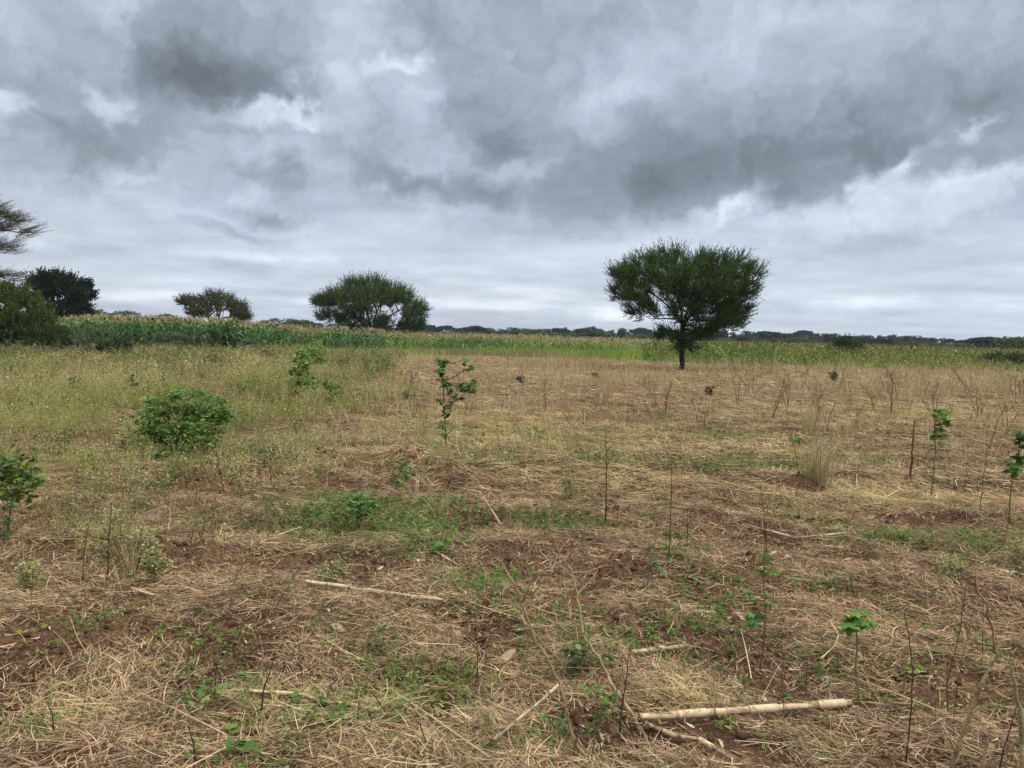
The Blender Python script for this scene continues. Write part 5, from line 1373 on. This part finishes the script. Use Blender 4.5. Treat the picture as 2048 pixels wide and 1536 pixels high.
for k, (lab, pts, r_) in enumerate((('brown weathered stem left of the long dry leaning one, bottom centre', [(1150, 1545), (1148, 1500), (1160, 1440), (1172, 1400)], .006), ('second brown stem by the ferny weed at the bottom centre', [(1178, 1540), (1186, 1500), (1190, 1460)], .005))):
    bare_stem(lab, pts, r_, BRN, 810 + k, 3, 'dry_branch', 'branch')
bare_stem('branched dead brown weed right of the low bright green sapling', [(672, 885), (668, 862), (655, 845), (640, 830)], .008, BRN, 815, 9, 'dead_weed', 'weed')
bare_stem('dead branched weed in the weeds under the feathery green thorn bush', [(1795, 800), (1790, 770), (1775, 740), (1760, 722)], .012, BRN, 816, 9, 'dead_weed', 'weed')
bare_stem('dead twiggy weed on the far right behind the vine', [(1935, 800), (1930, 772), (1915, 750), (1905, 738)], .012, BRN, 817, 9, 'dead_weed', 'weed')
bare_stem('tall dark dry weed right of the feathery green thorn bush', [(1783, 838), (1783, 800), (1786, 770), (1782, 748)], .014, BRN, 818, 10, 'dead_weed', 'weed')


# canes of last year's maize lying on the ground
def cane(label, pts, r0, seed, nodes=6, col=(.55, .42, .26), lift=0.0):
    rng = np.random.default_rng(seed)
    P = np.array([gpt(*p) for p in pts]); root = thing('maize_cane', label, 'cane', tuple(P[0]))
    P = P - P[0]
    d = np.concatenate([[0], np.cumsum(np.linalg.norm(np.diff(P, axis=0), axis=1))])
    m = nodes * 10 + 1; s_ = np.linspace(0, d[-1], m)
    C = np.stack([np.interp(s_, d, P[:, q]) for q in range(3)], 1)
    zline = np.interp(s_, [0, d[-1]], [C[0, 2], C[-1, 2]]) if len(pts) == 2 else C[:, 2]
    gz = H(C[:, 0] + float(root.location.x), C[:, 1] + float(root.location.y)) - root.location.z
    C[:, 2] = zline + max(0., float(np.max(gz - zline))) * .75 + r0 * .8 + lift + .010
    C[:, :2] += rng.normal(size=(nodes + 1, 2))[np.arange(m) // 10] * .0012
    ph = (np.arange(m) % 10) / 10.
    rad = r0 * (1 - .25 * np.linspace(0, 1, m)) * (1 + .16 * np.exp(-((np.minimum(ph, 1 - ph)) / .06) ** 2) - .04 * np.sin(ph * math.pi))
    node = np.exp(-((np.minimum(ph, 1 - ph)) / .05) ** 2)[:, None]
    cc = np.array(col) * (1 + rng.normal(size=(m, 1)) * .05) * (1 - node * .62) + node * np.array([.03, .0, 0])
    b = MB(); tube(b, C, rad, cc, 12)
    jj = np.tile(np.arange(12), m); ii_ = np.repeat(np.arange(m), 12)
    stain = .62 + .5 * sstep(.3, .6, fbm(jj * .8 + seed, ii_ * .16, seed, 3)) - .35 * sstep(.62, .75, fbm(jj * .5 - seed, ii_ * .5, seed + 3, 3))
    cv = np.array(b.c[0]) * stain[:, None]; b.c[0] = cv.astype(np.float32)
    b.build('cane_rind', M_STALK, root, True)
    # dry leaf sheaths wrapped along some joints
    for k_ in range(1, nodes, 2):
        sh = MB(); i0 = k_ * 10; seg = C[i0:i0 + 9]; T = unit(seg[-1] - seg[0]); S_ = unit(np.cross(T, [0, 0, 1])); U_ = np.cross(S_, T)
        th_ = np.linspace(-.35 * math.pi, .85 * math.pi, 9) + rng.uniform(-.4, .4)
        rr_ = r0 * np.linspace(1.03, 1.10, 9)
        v = seg[:, None] + rr_[:, None, None] * (S_[None, None] * np.cos(th_)[None, :, None] + U_[None, None] * np.sin(th_)[None, :, None]) * (1 + .015 * rng.normal(size=(9, 1, 1)))
        i = np.arange(8)[:, None] * 9; j = np.arange(8)[None]
        sh.add(v.reshape(-1, 3), np.stack([i + j, i + j + 1, i + j + 10, i + j + 9], -1).reshape(-1, 4), pal(rng, 1, ((.62, .49, .31), (.5, .38, .24)), .06)[0])
        sh.build('leaf_sheath', M_STALK, root, True)
    # torn fibres at the ends, bits of straw caught over the cane
    fb = MB()
    n = nodes * 5; e = rng.integers(2, m - 2, n); D = unit(np.stack([rng.normal(size=n), rng.normal(size=n), -np.abs(rng.normal(size=n)) * .12], 1))
    L_ = rng.uniform(.05, .16, n); v, f = ribbons(C[e] + [0, 0, r0 * 1.15] - D * L_[:, None] * .5 + [0, 0, .002], D, L_, np.full(n, .003), [1, 1, .8, .5], np.stack([rng.normal(size=n) * .02, rng.normal(size=n) * .02, -.02 * np.ones(n)], 1), rng=rng)
    fb.add(v, f, rep(pal(rng, n, ((.38, .26, .15), (.5, .38, .22), (.24, .15, .09)), .1), 8))
    for e, sg in ((0, -1), (m - 1, 1)):
        n = 9; T = unit(C[min(e + 1, m - 1)] - C[max(e - 1, 0)]) * sg
        D = T + rng.normal(size=(n, 3)) * .35; p = C[e] + rng.normal(size=(n, 3)) * r0 * .5
        v, f = ribbons(p - T * r0, D, r0 * rng.uniform(1.2, 3.2, n), np.full(n, r0 * .35), [1, .8, .2], rng=rng)
        fb.add(v, f, rep(pal(rng, n, ((.58, .47, .33), (.4, .3, .2)), .1), 6))
    fb.build('torn_fibres', M_STRAW, root)
    return root


cane('thick pale jointed maize cane lying in the right foreground, biggest on the ground', [(1278, 1452), (1702, 1408)], .0170, 901, 6)
cane('long thin pale maize cane lying left of centre', [(612, 1172), (886, 1212)], .0120, 902, 6, (.70, .58, .40), .026)
cane('short pale maize cane above the thick one, half sunk in straw', [(1262, 1312), (1370, 1306)], .0125, 903, 3, (.54, .43, .28))
cane('bent yellow maize cane curving through the grass, lower left of centre', [(500, 1384), (560, 1386), (610, 1394), (640, 1412), (700, 1420), (770, 1432)], .0085, 904, 6, (.56, .46, .22))
cane('grey brown maize cane running from the thick one to the bottom edge', [(1292, 1458), (1350, 1488), (1400, 1508), (1470, 1550)], .0095, 905, 5, (.40, .29, .19))
cane('thin short pale cane between the weed patch and the creeping weeds', [(862, 1113), (926, 1136)], .008, 906, 3, (.52, .40, .26))
cane('pale slanting stick lying toward the bottom centre', [(985, 1510), (1060, 1445), (1124, 1380)], .0065, 907, 4, (.45, .37, .28), .02)
cane('pale straw cane lying at the right edge of the middle ground', [(1990, 1150), (2060, 1172)], .011, 908, 3, (.50, .40, .24))
cane('long thin yellow cane leaning in the straw right of the post like stem', [(1880, 935), (1990, 950)], .010, 909, 4, (.50, .40, .22), .02)
cane('bent pale straw blade left of the broad leaved seedling', [(1658, 1255), (1676, 1292), (1668, 1322), (1640, 1335)], .004, 910, 3, (.62, .54, .32), .03)
cane('thin yellow cane lying in the right middle ground below the windrow', [(1490, 1060), (1590, 1080), (1700, 1078)], .007, 911, 4, (.48, .38, .2), .01)
cane('long dry stem lying from the soil heap down to the right', [(900, 975), (960, 1010), (1003, 1075)], .006, 912, 4, (.48, .35, .22), .03)


# tufts of tall dry grass
def tuft(px, py, hpx, n, label, seed, cols, w=.004, spread_=.25, group=None):
    rng = np.random.default_rng(seed)
    p = gpt(px, py); k = p[1] / FPX; hgt = hpx * k
    a = rng.uniform(0, 6.28, n); q = np.abs(rng.normal(size=n)) * hgt * .10
    P0 = np.stack([np.cos(a) * q, np.sin(a) * q, np.zeros(n) - .02], 1)
    D = np.stack([np.cos(a) * np.abs(rng.normal(size=n)) * spread_, np.sin(a) * np.abs(rng.normal(size=n)) * spread_, np.ones(n)], 1)
    L_ = hgt * rng.uniform(.4, 1.1, n)
    curl = np.stack([np.cos(a) * .18, np.sin(a) * .18, -.12 * np.ones(n)], 1) * L_[:, None] * rng.random((n, 1)) * 1.6
    mb = MB(); v, f = ribbons(P0, D, L_, np.full(n, w) * rng.uniform(.6, 1.5, n), [1, .9, .7, .3], curl, rng=rng)
    mb.add(v, f, rep(pal(rng, n, cols, .12), 8))
    tip = P0 + unit(D) * L_[:, None] + curl
    m = rng.random(n) < .35; q = int(m.sum())
    if q:
        v, f = ribbons(tip[m] - unit(D[m]) * L_[m][:, None] * .08, D[m], L_[m] * .14, np.full(q, w * 2.2), [.4, 1.1, .2], rng=rng)
        mb.add(v, f, rep(pal(rng, q, ((.5, .42, .26), (.4, .31, .18)), .1), 6))
    o = mb.build('dry_grass_tuft', M_STRAW, loc=tuple(p))
    return tag(o, label, 'grass tuft', group)


TC = ((.46, .38, .20), (.52, .44, .25), (.36, .30, .15), (.40, .38, .16))
tuft(1640, 978, 125, 90, 'tallest straw coloured grass tuft beside the bare soil on the right', 951, TC, .008, .2)
tuft(1618, 975, 95, 60, 'dry tuft at the left of the tallest grass tuft on the right', 952, TC, .007, .22)
tuft(1625, 870, 110, 60, 'tall thin pale grass tuft behind the tallest tuft on the right', 953, TC, .009, .12)
tuft(850, 896, 100, 45, 'tall thin yellow grass tuft left of the tall sparse sapling', 954, TC, .007, .16)
tuft(835, 1010, 60, 26, 'loose dry tuft on the heap right of the small dark leafy plant', 955, TC, .006, .3)
tuft(885, 1040, 75, 14, 'few long dry stems below the soil heap', 956, TC, .005, .15)
tuft(1210, 812, 90, 40, 'thin pale grass tuft in the middle distance left of the lone thorn tree', 957, TC, .011, .1)
tuft(1330, 800, 70, 36, 'thin grass tuft just left below the lone thorn tree', 958, TC, .011, .12)
tuft(1090, 790, 60, 30, 'thin grass tuft in the middle distance right of the tall sparse sapling', 959, TC, .011, .12)
tuft(1545, 735, 55, 14, 'tall wispy grass right of the lone thorn tree', 960, TC, .014, .08)
tuft(1380, 770, 52, 22, 'thin dry grass tuft at the foot of the lone thorn tree', 961, TC, .012, .12)
tuft(265, 1150, 90, 26, 'yellowish tall grass stems right of the closest pair of dark stems', 962, TC, .004, .2)
tuft(1780, 840, 100, 40, 'thin straw tuft right of the tallest tuft, farther away', 963, TC, .009, .22)
tuft(2000, 790, 60, 40, 'straw coloured tuft at the far right of the middle distance', 964, TC, .012, .2)
tuft(1060, 905, 60, 26, 'loose pale tuft in the centre of the field', 965, TC, .006, .25)
tuft(690, 905, 80, 30, 'dry straw tuft below the low bright green sapling', 966, TC, .006, .2)
tuft(1190, 1330, 70, 40, 'pale grass tuft at the base of the split leaning stem', 967, ((.46, .40, .22), (.3, .32, .13)), .003, .25)

# thin dark bare stems dotted over the field
rng = np.random.default_rng(971)
protos = []
for k in range(6):
    mb = MB(); h_ = 1.0; m = 7
    pts3 = np.stack([np.cumsum(rng.normal(size=m)) * .03, np.cumsum(rng.normal(size=m)) * .03, np.linspace(-.05, h_, m)], 1)
    tube(mb, pts3, np.linspace(.016, .008, m), pal(rng, m, (BLK, RED), .1), 5)
    for q in range(rng.integers(0, 5)):
        b0 = pts3[rng.integers(2, m - 1)]; d_ = unit(np.array([rng.normal(), rng.normal(), 1.2])); l_ = rng.uniform(.08, .3)
        tube(mb, [b0, b0 + d_ * l_ * .6, b0 + d_ * l_ + [0, 0, .03]], [.007, .006, .004], BLK, 4)
    protos.append(mb.mesh('thin_stem', M_BARK))
for k in range(110):
    px = rng.uniform(-40, 2090); py = 1536 - (1536 - 760) * rng.random() ** .55
    if px < 560 and py < 900: continue
    p = gpt(px, py); o = bpy.data.objects.new('thin_stem', protos[rng.integers(6)]); COL.objects.link(o)
    o.location = tuple(p); o.rotation_euler = (rng.normal() * .22, rng.normal() * .22, rng.uniform(0, 6.28))
    hh = rng.uniform(.10, .42) * (1 if p[1] < 12 else 1.3); ww = hh * .75 if p[1] < 10 else hh * 1.1
    o.scale = (ww * .38, ww * .38, hh)
    tag(o, 'thin dark bare stem among the many sticking up from the straw', 'stem', 'thin dark stems dotted over the field')

# crumpled dry leaves and husks on the straw
rng = np.random.default_rng(981)
hp = []
for k in range(4):
    m = 9; u_ = np.linspace(-1, 1, 5); s_ = np.linspace(0, 1, m)
    wv = .16 * np.sin(s_ * math.pi) ** .6 + .01
    v = np.stack([np.repeat(s_, 5), (wv[:, None] * u_[None]).ravel(), (.10 * np.sin(s_ * 5 + k)[:, None] + .18 * wv[:, None] * 6 * (u_ ** 2)[None] * .5 + rng.normal(size=(m, 5)) * .012).ravel() + .03], 1)
    i = np.arange(m - 1)[:, None] * 5; j = np.arange(4)[None]
    mb = MB(); mb.add(v, np.stack([i + j, i + j + 1, i + j + 6, i + j + 5], -1).reshape(-1, 4), pal(rng, 1, ((.50, .38, .26), (.42, .30, .20), (.56, .45, .3)), .1)[0]); hp.append(mb.mesh('dry_husk', M_STRAW, True))
for k in range(46):
    px = rng.uniform(0, 2048); py = 1536 - 420 * rng.random() ** .8
    p = gpt(px, py); o = bpy.data.objects.new('dry_husk', hp[rng.integers(4)]); COL.objects.link(o)
    o.location = (p[0], p[1], p[2] + .012); o.rotation_euler = (rng.normal() * .15, rng.normal() * .15, rng.uniform(0, 6.28)); s = rng.uniform(.05, .15); o.scale = (s, s, s)
    tag(o, 'crumpled dry maize husk lying on the straw in the foreground', 'husk', 'dry husks lying in the foreground')

# dead brown twiggy weeds standing in the far straw
rng = np.random.default_rng(991)
wp = []
for k in range(5):
    mb = MB(); base_ = np.array([0, 0, -.02])
    for q in range(rng.integers(2, 5)):
        tip_ = np.array([rng.normal() * .22, rng.normal() * .22, rng.uniform(.6, 1.0)]); mid_ = tip_ * .5 + rng.normal(size=3) * .04
        tube(mb, [base_, mid_, tip_], [.010, .008, .004], (.19, .125, .075), 4)
        for w_ in range(6):
            b0 = mid_ + (tip_ - mid_) * rng.random(); d_ = unit(np.array([rng.normal(), rng.normal(), .9])); l_ = rng.uniform(.08, .28)
            tube(mb, [b0, b0 + d_ * l_ * .6, b0 + d_ * l_ + [0, 0, .03]], [.005, .004, .003], (.21, .14, .085), 3)
    wp.append(mb.mesh('dead_weed', M_BARK))
for k in range(120):
    px = rng.uniform(1360, 2100) if k < 80 else rng.uniform(560, 1360); d = rng.uniform(13, 42) if k < 80 else rng.uniform(12, 36)
    p = at_dist(px, d); p[2] = float(H(p[0], p[1])); o = bpy.data.objects.new('dead_weed', wp[rng.integers(5)]); COL.objects.link(o)
    s = rng.uniform(.45, .95); o.location = tuple(p); o.rotation_euler = (rng.normal() * .2, rng.normal() * .2, rng.uniform(0, 6.28)); o.scale = (s, s, s * rng.uniform(.7, 1.1))
    if k < 80: tag(o, 'dead brown twiggy weed in the far straw, right half of the field', 'weed', 'dead twiggy weeds on the right of the field')
    else: tag(o, 'dead brown twiggy weed in the far straw, middle of the field', 'weed', 'dead twiggy weeds in the middle of the field')

# ------------------------------------------------------------------ the air
hm = bpy.data.materials.new('haze'); hm.use_nodes = True; ht = hm.node_tree; ht.nodes.clear()
pv = ht.nodes.new('ShaderNodeVolumePrincipled'); pv.inputs['Density'].default_value = .00022; pv.inputs['Color'].default_value = (.74, .85, .97, 1)
ho = ht.nodes.new('ShaderNodeOutputMaterial'); ht.links.new(pv.outputs[0], ho.inputs['Volume'])
mb = MB()
X0, X1, Y0, Y1, Z0, Z1 = -9500, 9500, -9500, 9500, -1.5, 9.0
v = [(x, y, z) for z in (Z0, Z1) for (x, y) in ((X0, Y0), (X1, Y0), (X1, Y1), (X0, Y1))]
mb.add(v, [(0, 3, 2, 1), (4, 5, 6, 7), (0, 1, 5, 4), (1, 2, 6, 5), (2, 3, 7, 6), (3, 0, 4, 7)], (1, 1, 1))
hz = mb.build('haze', hm); tag(hz, 'thin bluish air over the whole field', 'haze', None, 'stuff')
